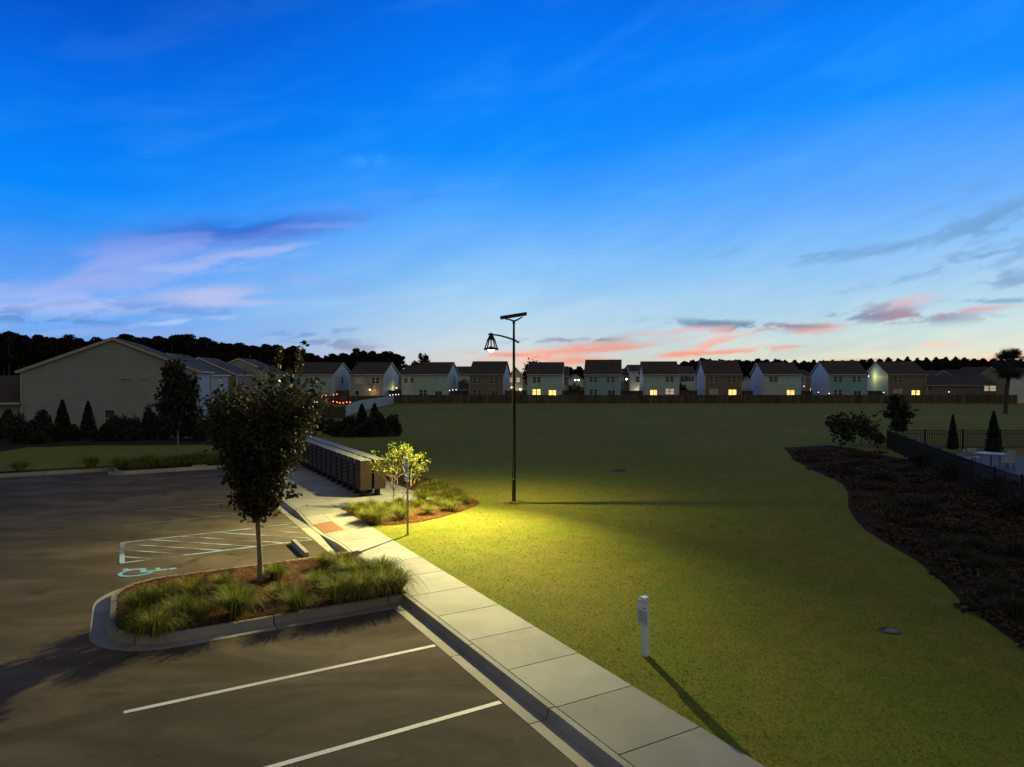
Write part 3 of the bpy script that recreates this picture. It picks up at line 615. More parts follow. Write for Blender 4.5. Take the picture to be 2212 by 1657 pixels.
def bright_shrub():
    base = G(854, 1091, LZ + .02); Y = base.y; r = random.Random(77)
    t = thing('lit_shrub', 'brightly lit open shrub with yellow green leaves behind the sign post', 'shrub', base); bb, lb = MB(), MB()
    Q = lambda x, y, d=0.0: atY(x, y, Y + d) - base
    o = Vector((0, 0, -.03)); f1 = Q(851, 1060); bb.tube([o, Q(850, 1075), f1], [.03, .024, .02], 6)
    ends = []
    for a in (((f1), (846, 1040), (838, 1018), (822, 1004)), ((f1), (848, 1038), (843, 1015), (840, 990)), ((f1), (858, 1045), (858, 1020), (854, 985)), ((f1), (853, 1030), (862, 1005), (866, 976)),
              ((o), (868, 1078), (880, 1060), (893, 1043), (906, 1010)), ((Q(880, 1060)), (878, 1030), (878, 1000), (880, 985)), ((Q(887, 1050)), (888, 1020), (893, 1000), (898, 994)), ((Q(893, 1043)), (903, 1028), (912, 1012), (917, 1016)), ((f1), (842, 1048), (826, 1028), (812, 1018)), ((Q(878, 1030)), (870, 1010), (872, 990), (874, 978))):
        pts = [a[0]] + [Q(*q, r.uniform(-.35, .35)) for q in a[1:]]; n = len(pts); bb.tube(pts, [.02 - .015 * i / (n - 1) for i in range(n)], 5); ends.append(pts)
        for _ in range(7):
            i = r.randrange(1, n - 1); s = pts[i].lerp(pts[i + 1], r.random()); e = s + Vector((r.uniform(-.35, .35), r.uniform(-.3, .3), r.uniform(.1, .45))); limb(bb, s, e, .007, .003, r, 2, .02, 4); ends.append([s, e])
    for pts in ends:
        e = pts[-1]; hi = max(0, min(1, (e.z - 1.0) / .9))
        for _ in range(int(3 + 14 * hi)):
            q = e + Vector((r.gauss(0, .09), r.gauss(0, .09), r.gauss(0, .07))); lb.leaf(q, .05 * r.uniform(.7, 1.3), r, 1.8)
    bb.build('branches', 'shrubbark', t); lb.build('leaves', 'litleaf', t)
bright_shrub()
# pines
def pine_mesh(seed, h, flat=.5):
    r = random.Random(seed); tb, lb = MB(), MB(); th = h * r.uniform(.45, .6)
    tb.tube([Vector((0, 0, -.2)), Vector((r.uniform(-.3, .3), 0, h * .5)), Vector((r.uniform(-.4, .4), 0, h * .93))], [.28, .2, .06], 6)
    for i in range(r.randint(9, 13)):
        k = r.random(); z = th + (h - th) * (k * .95); rr = (1 - abs(k - .45) * 1.1) * h * .17; a = r.uniform(0, 6.283); q = r.random() ** .5
        c = Vector((rr * q * math.cos(a), rr * q * math.sin(a), z)); s = h * r.uniform(.06, .10); limb(tb, Vector((0, 0, z - s)), c, .08, .03, r, 2, .1, 4)
        for _ in range(230):
            d = Vector((r.gauss(0, 1), r.gauss(0, 1), r.gauss(0, 1))).normalized() * s * r.random() ** .4; d.z *= .62; lb.leaf(c + d, .42 * r.uniform(.6, 1.4), r, 1.3)
    return tb.mesh('trunk', 'dbark'), lb.mesh('crown', 'pine')
pines = [pine_mesh(60 + i, 17) for i in range(6)]
crest = [(0, 716), (30, 722), (60, 728), (100, 729), (150, 734), (200, 735), (240, 728), (270, 724), (300, 729), (330, 732), (370, 729), (400, 727), (440, 733), (480, 738), (520, 745), (560, 748), (600, 746), (630, 752), (670, 764), (700, 770), (740, 762), (790, 757), (830, 762), (866, 768)]
def cy(x):
    for (a, ya), (b, yb) in zip(crest, crest[1:]):
        if a <= x <= b: return ya + (yb - ya) * (x - a) / (b - a)
    return crest[0][1] if x < 0 else crest[-1][1]
gp = 'pines along the ridge of the wood behind the left houses'
def pine(x, ytop, Y, label, group, mi=None, wide=1.0):
    top = atY(x, ytop, Y); k = top.z / 16.6; tm, lm = pines[rnd.randrange(6) if mi is None else mi]
    o = thing('pine_tree', label, 'tree', (top.x, Y, 0), rnd.uniform(0, 6), group); link(tm, 'trunk', o, scale=(k, k, k)); link(lm, 'crown', o, scale=(k * wide, k * wide, k)); return o
x = -40.0
while x < 848:
    pine(x, cy(x) + rnd.uniform(-6, 9), 190 + rnd.uniform(-12, 12), 'dark pine crown rising from the wood behind the left houses', gp, wide=rnd.uniform(1.0, 1.35)); x += rnd.uniform(9, 15)
pine(861, 765, 178, 'pine with bare trunks showing at the right end of the wood', None, 0, 1.1); pine(866, 772, 182, 'shorter pine leaning out at the very end of the wood', None, 2, .9)
def wood(name, x0, x1, Y, topf, depth, n, ls, label):
    r = random.Random(9); lb = MB()
    for _ in range(n):
        x = r.uniform(x0, x1); yy = Y + r.uniform(0, depth); top = atY(x, topf(x) + 6 * math.sin(x * .31) * r.random(), yy).z; z = top * (1 - r.random() ** 1.6 * .98); lb.leaf(Vector((atY(x, 800, yy).x, yy, max(.3, z))), ls * r.uniform(.6, 1.4), r, 1.2)
    tag(lb.build(name, 'pine'), label, 'wood', kind='stuff')
wood('wood', -120, 862, 196, lambda x: cy(x) + 10, 14, 60000, 1.5, 'dense dark pine wood filling the background behind the left houses')
rc = [(1215, 800), (1260, 797), (1300, 800), (1400, 797), (1460, 788), (1490, 783), (1520, 777), (1560, 781), (1600, 783), (1640, 779), (1680, 781), (1720, 784), (1780, 784), (1850, 783), (1900, 780), (1950, 779), (2000, 779), (2060, 777), (2120, 779), (2180, 781), (2400, 780)]
def cy2(x):
    for (a, ya), (b, yb) in zip(rc, rc[1:]):
        if a <= x <= b: return ya + (yb - ya) * (x - a) / (b - a) + 2.2 * math.sin(x * .23) * math.sin(x * .071) + 1.2 * math.sin(x * .9)
    return 800
wood('wood', 1216, 2400, 330, lambda x: cy2(x) + 1.5, 20, 70000, 1.3, 'long low dark tree line on the horizon behind the right houses')
gq = 'small crowns sticking out of the horizon tree line'
for x in [1475, 1492, 1512, 1530, 1548, 1566, 1590, 1612, 1632, 1655, 1676, 1712, 1744, 1771, 1789, 1830, 1862, 1905, 1921, 1940, 1965, 1992, 2014, 2037, 2061, 2090, 2117, 2150, 2190]:
    pine(x + rnd.uniform(-3, 3), cy2(x) - rnd.uniform(0, 4), 318, 'small dark tree crown sticking out of the horizon tree line', gq, wide=.9)
def broad(x, ytop, Y, w_, label, lm, seed, n=2600):
    top = atY(x, ytop, Y); h = top.z; r = random.Random(seed); t = thing('broad_tree', label, 'tree', (top.x, Y, 0)); tb, bb, lb = lollipop(r, h, h * .42, w_ / 2, n, .42, egg, .13, 30)
    tb2 = MB(); tb2.tube([Vector((0, 0, -.2)), Vector((0, 0, h * .6))], [.25, .1], 6); tb2.build('trunk', 'dbark', t); bb.build('branches', 'dbark', t); lb.build('crown', lm, t)
broad(914, 766, 172, 4.6, 'rusty leaved tree rising behind the first white winged house', 'redleaf', 3); broad(895, 781, 174, 2.2, 'small tree left of the rusty leaved tree', 'redleaf', 4, 700)
broad(1150, 785, 170, 6.5, 'dark tree just showing over the roof of the house with two lit ground windows', 'leaf2', 5)
broad(1371, 822, 168, 2.0, 'small green tree lit by a lamp between two houses', 'litleaf', 6, 500)
broad(1238, 838, 160, 6, 'dark low tree in the gap left of the tall blue house', 'bushleaf', 8, 900); broad(1472, 832, 150, 3, 'small dark tree in front of the porch of the white gabled house', 'bushleaf', 12, 500)
broad(862, 838, 150, 2.0, 'small yellow lit tree beside the lit strip of the patio house', 'litleaf', 13, 300)
# ------------------------------------------------------------------ houses
def solve(P0, th, px):
    k = (px - CX) / F; return (k * P0.y - P0.x) / (math.cos(th) + k * math.sin(th))
def house(name, label, xl, xr, D, th=6.5, depth=11, eave=5.3, ridge=7.75, wall='white_s', feats=(), side=(), front_gable=False, trim='trim', roof='roof', into=None, group=None, over=.3, base=0.0, sidewall=None):
    th = R(th); P0 = Vector(((xl - CX) / F * D, D, base)); w_ = solve(P0, th, xr); pre = ''
    if into is None: root = thing(name, label, 'house', P0, -th, group); OFF = Matrix.Identity(4)
    else:
        root = into; OFF = (Matrix.Translation(root.location) @ Matrix.Rotation(root.rotation_euler.z, 4, 'Z')).inverted() @ (Matrix.Translation(P0) @ Matrix.Rotation(-th, 4, 'Z')); pre = 'wing_'
    def fin(mb, n, mat, par=None):
        o = mb.build(n, mat, par or root)
        if par is None: o.matrix_local = OFF
        return o
    wl = MB(); g = (0, w_, w_, 0); q = depth
    if front_gable:
        wl.add([(0, 0, 0), (w_, 0, 0), (w_, 0, eave), (w_ / 2, 0, ridge), (0, 0, eave), (0, q, 0), (w_, q, 0), (w_, q, eave), (w_ / 2, q, ridge), (0, q, eave)], ((0, 1, 2, 3, 4), (9, 8, 7, 6, 5), (1, 6, 7, 2), (0, 4, 9, 5)))
    else:
        e_ = .003 if sidewall else 0
        wl.add([(e_, 0, 0), (w_ - e_, 0, 0), (w_ - e_, 0, eave), (e_, 0, eave), (e_, q, 0), (w_ - e_, q, 0), (w_ - e_, q, eave), (e_, q, eave), (e_, q / 2, ridge), (w_ - e_, q / 2, ridge)], ((0, 1, 2, 3), (5, 4, 7, 6), (0, 4, 5, 1), (1, 5, 6, 9, 2), (4, 0, 3, 8, 7)))
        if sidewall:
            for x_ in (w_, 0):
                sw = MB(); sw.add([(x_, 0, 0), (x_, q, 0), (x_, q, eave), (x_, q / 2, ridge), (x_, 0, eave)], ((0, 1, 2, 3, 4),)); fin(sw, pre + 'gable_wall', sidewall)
    fin(wl, pre + 'wall', wall)
    rf = MB(); tr = MB(); th_ = .14; rake = .22
    if front_gable: a_len, half = q, w_ / 2
    else: a_len, half = w_, q / 2
    sl = (ridge - eave) / half
    def slabr(sgn):
        e = half + over; ze = eave - over * sl
        pr = [(half, ridge + .02), (half - e * sgn, ze + .02), (half - e * sgn, ze + .02 + th_), (half, ridge + .02 + th_)]
        vs = []
        for aa in (-rake, a_len + rake):
            for c, z in pr: vs.append((c, aa, z) if front_gable else (aa, c, z))
        rf.add(vs, ((0, 1, 2, 3), (7, 6, 5, 4), (0, 4, 5, 1), (1, 5, 6, 2), (2, 6, 7, 3), (3, 7, 4, 0)))
        for aa, d_ in ((-rake - .03, .03), (a_len + rake, .03)):   # rake boards
            pv = [(half, ridge - .12), (half - e * sgn, ze - .12), (half - e * sgn, ze + .12), (half, ridge + .12)]; vs = []
            for u in (aa, aa + d_):
                for c, z in pv: vs.append((c, u, z) if front_gable else (u, c, z))
            tr.add(vs, ((0, 1, 2, 3), (7, 6, 5, 4), (0, 4, 5, 1), (1, 5, 6, 2), (2, 6, 7, 3), (3, 7, 4, 0)))
        c0 = half - e * sgn; lo, hi = min(c0, c0 - .1 * sgn), max(c0, c0 - .1 * sgn)
        if front_gable: tr.box(lo, hi, -rake, a_len + rake, ze - .02, ze + .14)
        else: tr.box(-rake, a_len + rake, lo, hi, ze - .02, ze + .14)
    slabr(1); slabr(-1)
    for cx_ in (0, w_):
        for cy_ in (0, q): tr.box(cx_ - .06, cx_ + .06, cy_ - .06, cy_ + .06, .02, eave - .05)
    fin(rf, pre + 'roof', roof); fin(tr, pre + 'trim', trim)
    def opening(u0, u1, z0, z1, kind, Mx):
        fr = MB(); pn = MB(); b = .09
        door = kind.startswith('door'); nme = 'patio_door' if door else 'window'
        fr.box(u0 - b, u1 + b, -.06, -.003, z1, z1 + b, mat=Mx); fr.box(u0 - b, u1 + b, -.06, -.003, z0 - b, z0, mat=Mx)
        fr.box(u0 - b, u0, -.06, -.003, z0, z1, mat=Mx); fr.box(u1, u1 + b, -.06, -.003, z0, z1, mat=Mx); m_ = (u0 + u1) / 2
        wd = u1 - u0
        if wd > 1.2: fr.box(m_ - (.05 if door else .1), m_ + (.05 if door else .1), -.055, -.003, z0, z1, mat=Mx)
        if not door: fr.box(u0, u1, -.05, -.003, (z0 + z1) / 2 - .035, (z0 + z1) / 2 + .035, mat=Mx)
        pn.box(u0, u1, -.02, -.006, z0, z1, mat=Mx)
        o = fin(fr, nme, trim); pm = {'lit': 'lit', 'lit2': 'lit2', 'litdim': 'litdim', 'dim': 'dim', 'doorlit': 'lit', 'doorlit2': 'lit2'}.get(kind, 'glass'); c = pn.build('pane', pm, o)
        if kind == 'shut':
            sh = MB()
            for a_, b_ in ((u0 - b - .35, u0 - b - .02), (u1 + b + .02, u1 + b + .35)): sh.box(a_, b_, -.05, -.004, z0 - b, z1 + b, mat=Mx)
            fin(sh, 'shutters', 'shutter')
    for x0, x1, y0, y1, kind in feats:
        u0, u1 = solve(P0, th, x0), solve(P0, th, x1); Yp = P0.y - math.sin(th) * u0
        z1 = atY(x0, y0, Yp).z; z0 = max(.15, atY(x0, y1, Yp).z); opening(u0, u1, z0, z1, kind, Matrix.Identity(4))
    for sd, y0, y1, z0, z1, kind in side:
        Mx = (Matrix.Translation((w_, 0, 0)) @ Matrix.Rotation(R(90), 4, 'Z')) if sd == 'R' else (Matrix.Translation((0, q, 0)) @ Matrix.Rotation(R(-90), 4, 'Z'))
        a_, b_ = (y0, y1) if sd == 'R' else (q - y1, q - y0); opening(a_, b_, z0, z1, kind, Mx)
    root['w'] = w_
    return root
hs_ = 'pale and brown houses in a row behind the board fence'
def q3(x): return 846.8 + x / 6.095
def r3(y): return 734.5 + y / 6.095
def q4(x): return 1123.3 + x / 4.923
def r4(y): return 734.5 + y / 4.923
def q5(x): return 1538 + x / 5.12
def r5(y): return 734.5 + y / 5.12
def q6(x): return 1866.4 + x / 6.391
def r6(y): return 708.6 + y / 6.391
def fe(q, r, L): return [(q(a), q(b), r(c), r(d), k) for a, b, c, d, k in L]
q2 = lambda x: 432 + x / 4.565; r2 = lambda y: 691.3 + y / 4.565
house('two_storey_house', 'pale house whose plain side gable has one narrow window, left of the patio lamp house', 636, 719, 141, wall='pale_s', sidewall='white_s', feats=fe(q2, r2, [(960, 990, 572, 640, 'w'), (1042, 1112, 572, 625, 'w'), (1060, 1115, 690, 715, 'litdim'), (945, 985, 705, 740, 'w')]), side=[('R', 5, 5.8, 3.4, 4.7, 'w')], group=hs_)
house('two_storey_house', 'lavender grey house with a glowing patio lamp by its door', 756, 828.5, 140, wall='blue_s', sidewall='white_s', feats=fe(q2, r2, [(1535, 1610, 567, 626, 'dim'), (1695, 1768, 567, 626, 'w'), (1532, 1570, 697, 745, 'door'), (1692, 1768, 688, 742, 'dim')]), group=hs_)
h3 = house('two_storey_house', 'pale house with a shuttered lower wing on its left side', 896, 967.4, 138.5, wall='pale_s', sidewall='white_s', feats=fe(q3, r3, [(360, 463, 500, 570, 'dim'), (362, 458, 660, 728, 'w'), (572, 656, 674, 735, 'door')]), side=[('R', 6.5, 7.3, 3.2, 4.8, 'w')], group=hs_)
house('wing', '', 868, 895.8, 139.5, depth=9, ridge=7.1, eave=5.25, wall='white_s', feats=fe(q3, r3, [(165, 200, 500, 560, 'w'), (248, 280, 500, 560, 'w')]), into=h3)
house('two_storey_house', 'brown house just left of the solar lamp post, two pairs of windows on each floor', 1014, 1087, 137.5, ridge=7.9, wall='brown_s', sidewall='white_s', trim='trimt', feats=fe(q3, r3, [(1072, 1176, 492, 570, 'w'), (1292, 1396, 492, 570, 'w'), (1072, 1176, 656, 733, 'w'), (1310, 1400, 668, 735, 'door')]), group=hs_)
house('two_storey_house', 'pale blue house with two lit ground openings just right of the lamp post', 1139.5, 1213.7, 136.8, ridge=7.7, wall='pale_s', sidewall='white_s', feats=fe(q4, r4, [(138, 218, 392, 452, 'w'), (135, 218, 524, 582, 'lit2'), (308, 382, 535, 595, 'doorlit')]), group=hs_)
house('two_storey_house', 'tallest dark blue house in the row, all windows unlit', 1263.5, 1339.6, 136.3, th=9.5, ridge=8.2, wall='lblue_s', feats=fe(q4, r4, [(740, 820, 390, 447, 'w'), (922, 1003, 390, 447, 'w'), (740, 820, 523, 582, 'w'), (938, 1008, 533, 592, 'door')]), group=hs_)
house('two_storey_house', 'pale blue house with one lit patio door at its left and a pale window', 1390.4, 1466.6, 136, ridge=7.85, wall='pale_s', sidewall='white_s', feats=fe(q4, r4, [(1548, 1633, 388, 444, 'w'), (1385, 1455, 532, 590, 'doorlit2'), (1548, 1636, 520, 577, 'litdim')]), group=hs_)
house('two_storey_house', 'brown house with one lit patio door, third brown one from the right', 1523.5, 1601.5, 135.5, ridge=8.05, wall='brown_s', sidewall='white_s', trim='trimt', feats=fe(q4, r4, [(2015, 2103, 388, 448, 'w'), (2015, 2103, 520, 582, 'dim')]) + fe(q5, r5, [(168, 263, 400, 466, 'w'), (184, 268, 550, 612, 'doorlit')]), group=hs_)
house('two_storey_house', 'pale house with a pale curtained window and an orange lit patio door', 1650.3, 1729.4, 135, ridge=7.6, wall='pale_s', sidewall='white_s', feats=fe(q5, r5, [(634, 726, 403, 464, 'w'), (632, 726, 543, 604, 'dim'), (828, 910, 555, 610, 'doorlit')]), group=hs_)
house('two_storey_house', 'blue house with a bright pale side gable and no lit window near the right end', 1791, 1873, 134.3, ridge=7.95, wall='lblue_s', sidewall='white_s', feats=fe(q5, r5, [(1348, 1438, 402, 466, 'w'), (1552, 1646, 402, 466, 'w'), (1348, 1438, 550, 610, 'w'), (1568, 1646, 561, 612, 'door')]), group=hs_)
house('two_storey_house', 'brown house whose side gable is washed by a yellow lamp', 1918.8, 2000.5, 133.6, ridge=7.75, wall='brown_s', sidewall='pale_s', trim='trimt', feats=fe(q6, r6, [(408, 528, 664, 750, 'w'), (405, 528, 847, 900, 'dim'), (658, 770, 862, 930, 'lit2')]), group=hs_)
house('single_storey_house', 'long low single-storey house with a lit window at its right end', 2002, 2153.5, 132.5, th=4, depth=10, eave=3.2, ridge=5.0, wall='brown_s', trim='trimt', feats=fe(q6, r6, [(1660, 1720, 795, 868, 'litdim'), (1735, 1820, 795, 868, 'litdim'), (1530, 1570, 812, 860, 'w'), (880, 955, 800, 865, 'door')]))
house('single_storey_house', 'white house behind the palm at the right picture edge', 2172, 2330, 122, th=35.5, depth=9, eave=5.2, ridge=6.3, wall='white_s', feats=[])
for x0, x1, D, ev, rd, l in ((2010, 2064, 175, 4.6, 6.3, 'distant hip of a house roof left of the small gable'), (2076, 2102, 172, 4.7, 6.5, 'small distant front gable above the low house roof'), (2104, 2176, 165, 4.3, 7.1, 'distant grey roof slope beside the palm crown')):
    house('distant_house', l, x0, x1, D, 0, 10, ev, rd, 'brown_s', front_gable=True, trim='trimt')
# houses of the street behind, seen in the gaps
gk = 'houses of the street behind'
house('back_house', 'white gabled house seen between the winged house and the brown house', 984, 1016, 158, 0, 9, 5.3, 7.1, 'white_s', [(986.5, 991, 817, 825, 'w')], group=gk)
house('garage_house', 'low garage gable in front of the brown house side', 987, 1013.5, 150, 0, 6, 3.2, 4.25, 'brown_s', [(990, 1011, 841, 848, 'dim')], front_gable=True)
house('back_house', 'white house with two lit upper windows behind the solar lamp post', 1099, 1129, 157, 0, 9, 5.1, 6.9, 'white_s', [(1101.5, 1107.5, 816, 825.5, 'litdim'), (1115.5, 1122.5, 816, 825.5, 'litdim'), (1103, 1109, 838, 847, 'w')], front_gable=True, group=gk)
house('back_house', 'dark sliver of a house right of the house with two lit ground openings', 1215, 1227, 156, 4, 9, 5.0, 7.1, 'brown_s', [(1217.5, 1223, 832, 845, 'dim')], group=gk)
house('back_house', 'low white gabled house in the wide gap left of the tall blue house', 1228, 1260, 185, 0, 10, 3.9, 5.3, 'white_s', [(1238, 1244, 828, 836, 'w')], front_gable=True, group=gk)
house('back_house', 'dim brown house right of the tall blue house', 1340, 1359, 160, 3, 9, 5.0, 6.6, 'brown_s', [(1341.5, 1347, 815, 824, 'dim'), (1341.5, 1347, 830, 837, 'w')], group=gk)
house('back_house', 'tall narrow cream gable beside the small lit green tree', 1361, 1386, 158, 3, 9, 6.0, 7.5, 'white_s', [(1373.5, 1382, 814, 825, 'w')], group=gk)
house('back_house', 'white gabled house with dark shutters and a lit porch', 1468, 1503, 158, 2, 9, 5.4, 7.2, 'white_s', [(1471, 1478, 813, 824, 'shut'), (1487, 1492, 813, 823, 'shut'), (1494, 1499, 813, 823, 'w'), (1470, 1474, 836, 844, 'litdim'), (1488, 1497, 838, 845, 'dim')], group=gk)
house('garage_house', 'pale garage gable with a white lit strip between brown and pale house', 1602.5, 1625, 152, 0, 7, 3.7, 4.7, 'white_s', [(1604, 1617, 838, 845, 'dim'), (1622.6, 1624.2, 836, 845, 'lit2')], front_gable=True)
house('back_house', 'pale narrow wing between the pale house and the bright side gable', 1731, 1737, 146, 0, 5, 5.0, 5.6, 'white_s', [(1732.2, 1734.2, 814, 823, 'w')], group=gk)
house('back_house', 'shadowed house far back with an orange lit strip near the bright side gable', 1739, 1754, 175, 0, 9, 4.8, 6.4, 'brown_s', [(1750.4, 1752.6, 838, 846, 'lit')], group=gk)
house('back_house', 'dark house sliver with a yellow lit strip right of the patio lamp house', 850, 867, 165, 0, 9, 4.9, 6.3, 'brown_s', [(857.6, 859.8, 837, 848, 'lit2')], group=gk)
# left houses with their gable ends to the camera
house('large_house', 'large taupe gable wall nearest on the left behind the shrubs', 46, 428, 58.5, -20, 15, 5.45, 8.3, 'grey_s', [(227, 247.5, 886, 921, 'w'), (424, 432, 820, 826, 'w')][:1], front_gable=True, trim='trimt', roof='roofg', over=.35)
hb = [o for o in COL.objects if o.get('label', '').startswith('large taupe')][0]
mb = MB()
for x in (264, 276, 312):
    u_ = solve(hb.location, R(-20), x); mb.lathe([(0, 0), (.16, 0), (.14, .09), (0, .12)], 10, (u_, -.08, 4.75))
mb.build('wall_vents', 'trimt', hb)
mb = MB(); p0 = Vector((-9, 0, 0))
mb.box(p0.x, -.02, .3, 12, .02, 2.55); mb.build('porch_wall', 'grey_s', hb)
mb = MB(); mb.add([(p0.x, -.3, 2.6), (-.03, -.3, 2.6), (-.03, 6, 4.9), (p0.x, 6, 4.9), (p0.x, -.3, 2.75), (-.03, -.3, 2.75), (-.03, 6, 5.05), (p0.x, 6, 5.05)], ((0, 3, 2, 1), (4, 5, 6, 7), (0, 1, 5, 4), (1, 2, 6, 5), (3, 7, 6, 2), (0, 4, 7, 3))); mb.build('porch_roof', 'roof', hb)
mb = MB(); mb.box(p0.x, -.03, -.42, -.31, 2.56, 2.74); mb.build('porch_gutter', 'trimt', hb)
gl = 'gable-ended houses receding on the left'
house('receding_house', 'grey green gable house right behind the large taupe wall, white side wall with window', 262, 458.3, 92, -13, 12, 5.15, 8.0, 'green_s', [(432, 439, 818, 835, 'w'), (425, 436, 890, 906, 'w')], [('R', 5.2, 7.0, 3.2, 4.9, 'w')], front_gable=True, roof='roofg', group=gl)
house('receding_house', 'brownish gable house, third one back on the left', 346, 511.3, 115, -9, 12, 5.2, 8.05, 'brown_s', [], [('R', 4.5, 6.8, 3.2, 4.9, 'w')], front_gable=True, roof='roofg', group=gl)
house('receding_house', 'grey gable house behind the top of the island tree', 430, 600, 131, -7, 12, 5.2, 8.3, 'green_s', [], [], front_gable=True, roof='roofg', group=gl)
# ------------------------------------------------------------------ fences
def fence(name, label, pts, h, mat, board=.3, z0=0.02, post=2.4):
    root = thing(name, label, 'fence', (pts[0][0], pts[0][1], 0)); bd = MB(); ps = MB(); o0 = Vector((pts[0][0], pts[0][1], 0)); r = random.Random(int(abs(pts[0][0] * 10)))
    for a, b in zip(pts, pts[1:]):
        A, B = Vector((*a, 0)) - o0, Vector((*b, 0)) - o0; d = B - A; L = d.length; d.normalize(); Mx = Matrix.Translation(A) @ Matrix.Rotation(math.atan2(d.y, d.x), 4, 'Z'); n = max(1, int(L / board)); bw = L / n
        for i in range(n): hh = h * (1 + r.uniform(-.012, .012)); bd.box(i * bw + .008, (i + 1) * bw - .008, -.012, .012, z0, hh, r.random(), Mx)
        m = max(1, int(L / post))
        for i in range(m + 1): ps.box(i * L / m - .06, i * L / m + .06, .015, .13, 0, h + .06, r.random(), Mx)
        for z in (h * .25, h * .8): ps.box(0, L, .015, .06, z - .05, z + .05, .5, Mx)
    bd.build('boards', mat, root); ps.build('posts', mat, root); return root
fence('board_fence', 'long weathered board fence along the far edge of the lawn', [(-20.8, 121), (30, 121), (110, 121)], 1.62, 'fence', .3)
fence('board_fence', 'weathered board fence behind the orange string lights', [(-62, 116), (-21.2, 117)], 1.6, 'fence', .3)
fence('vinyl_fence', 'pale grey fence running away from the bushes to the corner', [(-18.9, 78), (-20.5, 88), (-21.3, 97), (-21, 110), (-20.9, 120.8)], 1.55, 'vinylf', .4)
fence('board_fence', 'dark board fence in front of the yard with orange string lights', [(-19.1, 78.2), (-45, 80)], 1.5, 'fence', .3)
for i, (x0, x1, Y, l) in enumerate(((727, 756, 141, 'between the plain gable and the patio lamp house'), (829, 868, 143, 'between the patio lamp house and the winged house'), (973, 1014, 140, 'between the winged house and the brown house'), (1092, 1140, 140, 'behind the solar lamp post'), (1216, 1264, 139, 'left of the tall blue house'), (1340, 1390, 138.5, 'right of the tall blue house'), (1467, 1506, 138.5, 'below the shuttered white gable'), (1602, 1626, 138, 'below the pale garage gable'), (1731, 1755, 137.5, 'beside the bright side gable'), (1874, 1919, 136.5, 'below the lamp washed gable'))):
    a, b = atY(x0, 800, Y), atY(x1, 800, Y); fence('yard_fence', 'dark yard fence ' + l, [(a.x, Y), (b.x, Y)], 2.0, 'fence', .3)['group'] = 'yard fences between the houses'
def pool_fence():
    pts = [(40, 45.4), (25.0, 45.4), (19.7, 29.2), (18.4, 24.6), (16.2, 17.5)]; root = thing('pool_fence', 'black metal picket fence around the pool terrace', 'fence', (25.0, 45.4, LZ)); o0 = Vector((25.0, 45.4, 0)); pk, ps, rl = MB(), MB(), MB()
    for a, b in zip(pts, pts[1:]):
        A, B = Vector((*a, 0)) - o0, Vector((*b, 0)) - o0; d = B - A; L = d.length; Mx = Matrix.Translation(A) @ Matrix.Rotation(math.atan2(d.y, d.x), 4, 'Z'); n = int(L / .115)
        for i in range(n): pk.box(i * L / n - .013, i * L / n + .013, -.013, .013, .05, 1.22, .5, Mx)
        m = max(1, round(L / 2.6))
        for i in range(m + 1): ps.box(i * L / m - .035, i * L / m + .035, -.035, .035, -.1, 1.32, .5, Mx)
        for z in (.12, 1.0, 1.22): rl.box(0, L, -.018, .018, z, z + .035, .5, Mx)
    pk.build('pickets', 'black', root); ps.build('posts', 'black', root); rl.build('rails', 'black', root)
pool_fence()
def patio():
    c = atY(2141, 979, 36); t = thing('patio_table', 'pale round patio table on the pool terrace', 'table', (c.x, 36, .16)); mb = MB(); mb.lathe([(0, .72), (.68, .72), (.70, .74), (.68, .76), (0, .76)], 28); mb.build('tabletop', 'tbl', t, True)
    mb = MB(); mb.lathe([(.28, 0), (.26, .03), (.04, .06), (.035, .72)], 14); mb.build('pedestal', 'furn', t, True)
    def chair(x, y, rz, l):
        o = thing('patio_chair', l, 'chair', (x, y, .16), rz, 'chairs around the round patio table'); mb = MB(); mb.box(-.24, .24, -.24, .24, .41, .45); mb.build('seat', 'tbl', o)
        mb = MB(); mb.box(-.24, .24, .21, .25, .47, .88); mb.build('backrest', 'tbl', o)
        for sx in (-1, 1):
            for sy in (-1, 1): mb = MB(); mb.tube([(sx * .22, sy * .22, 0), (sx * .21, sy * .2, .41)], [.018, .018], 6); mb.build('leg', 'furn', o)
            mb = MB(); mb.tube([(sx * .24, -.22, .42), (sx * .26, -.2, .64), (sx * .25, .2, .66)], [.015] * 3, 6); mb.build('armrest', 'furn', o)
    chair(c.x - .95, 36.3, 1.2, 'pale patio chair left of the round table'); chair(c.x + 1.0, 36.2, -1.4, 'pale patio chair right of the round table'); chair(c.x + .1, 35.0, 3.1, 'pale patio chair in front of the round table'); chair(c.x - .2, 37.0, 0, 'pale patio chair behind the round table')
patio()
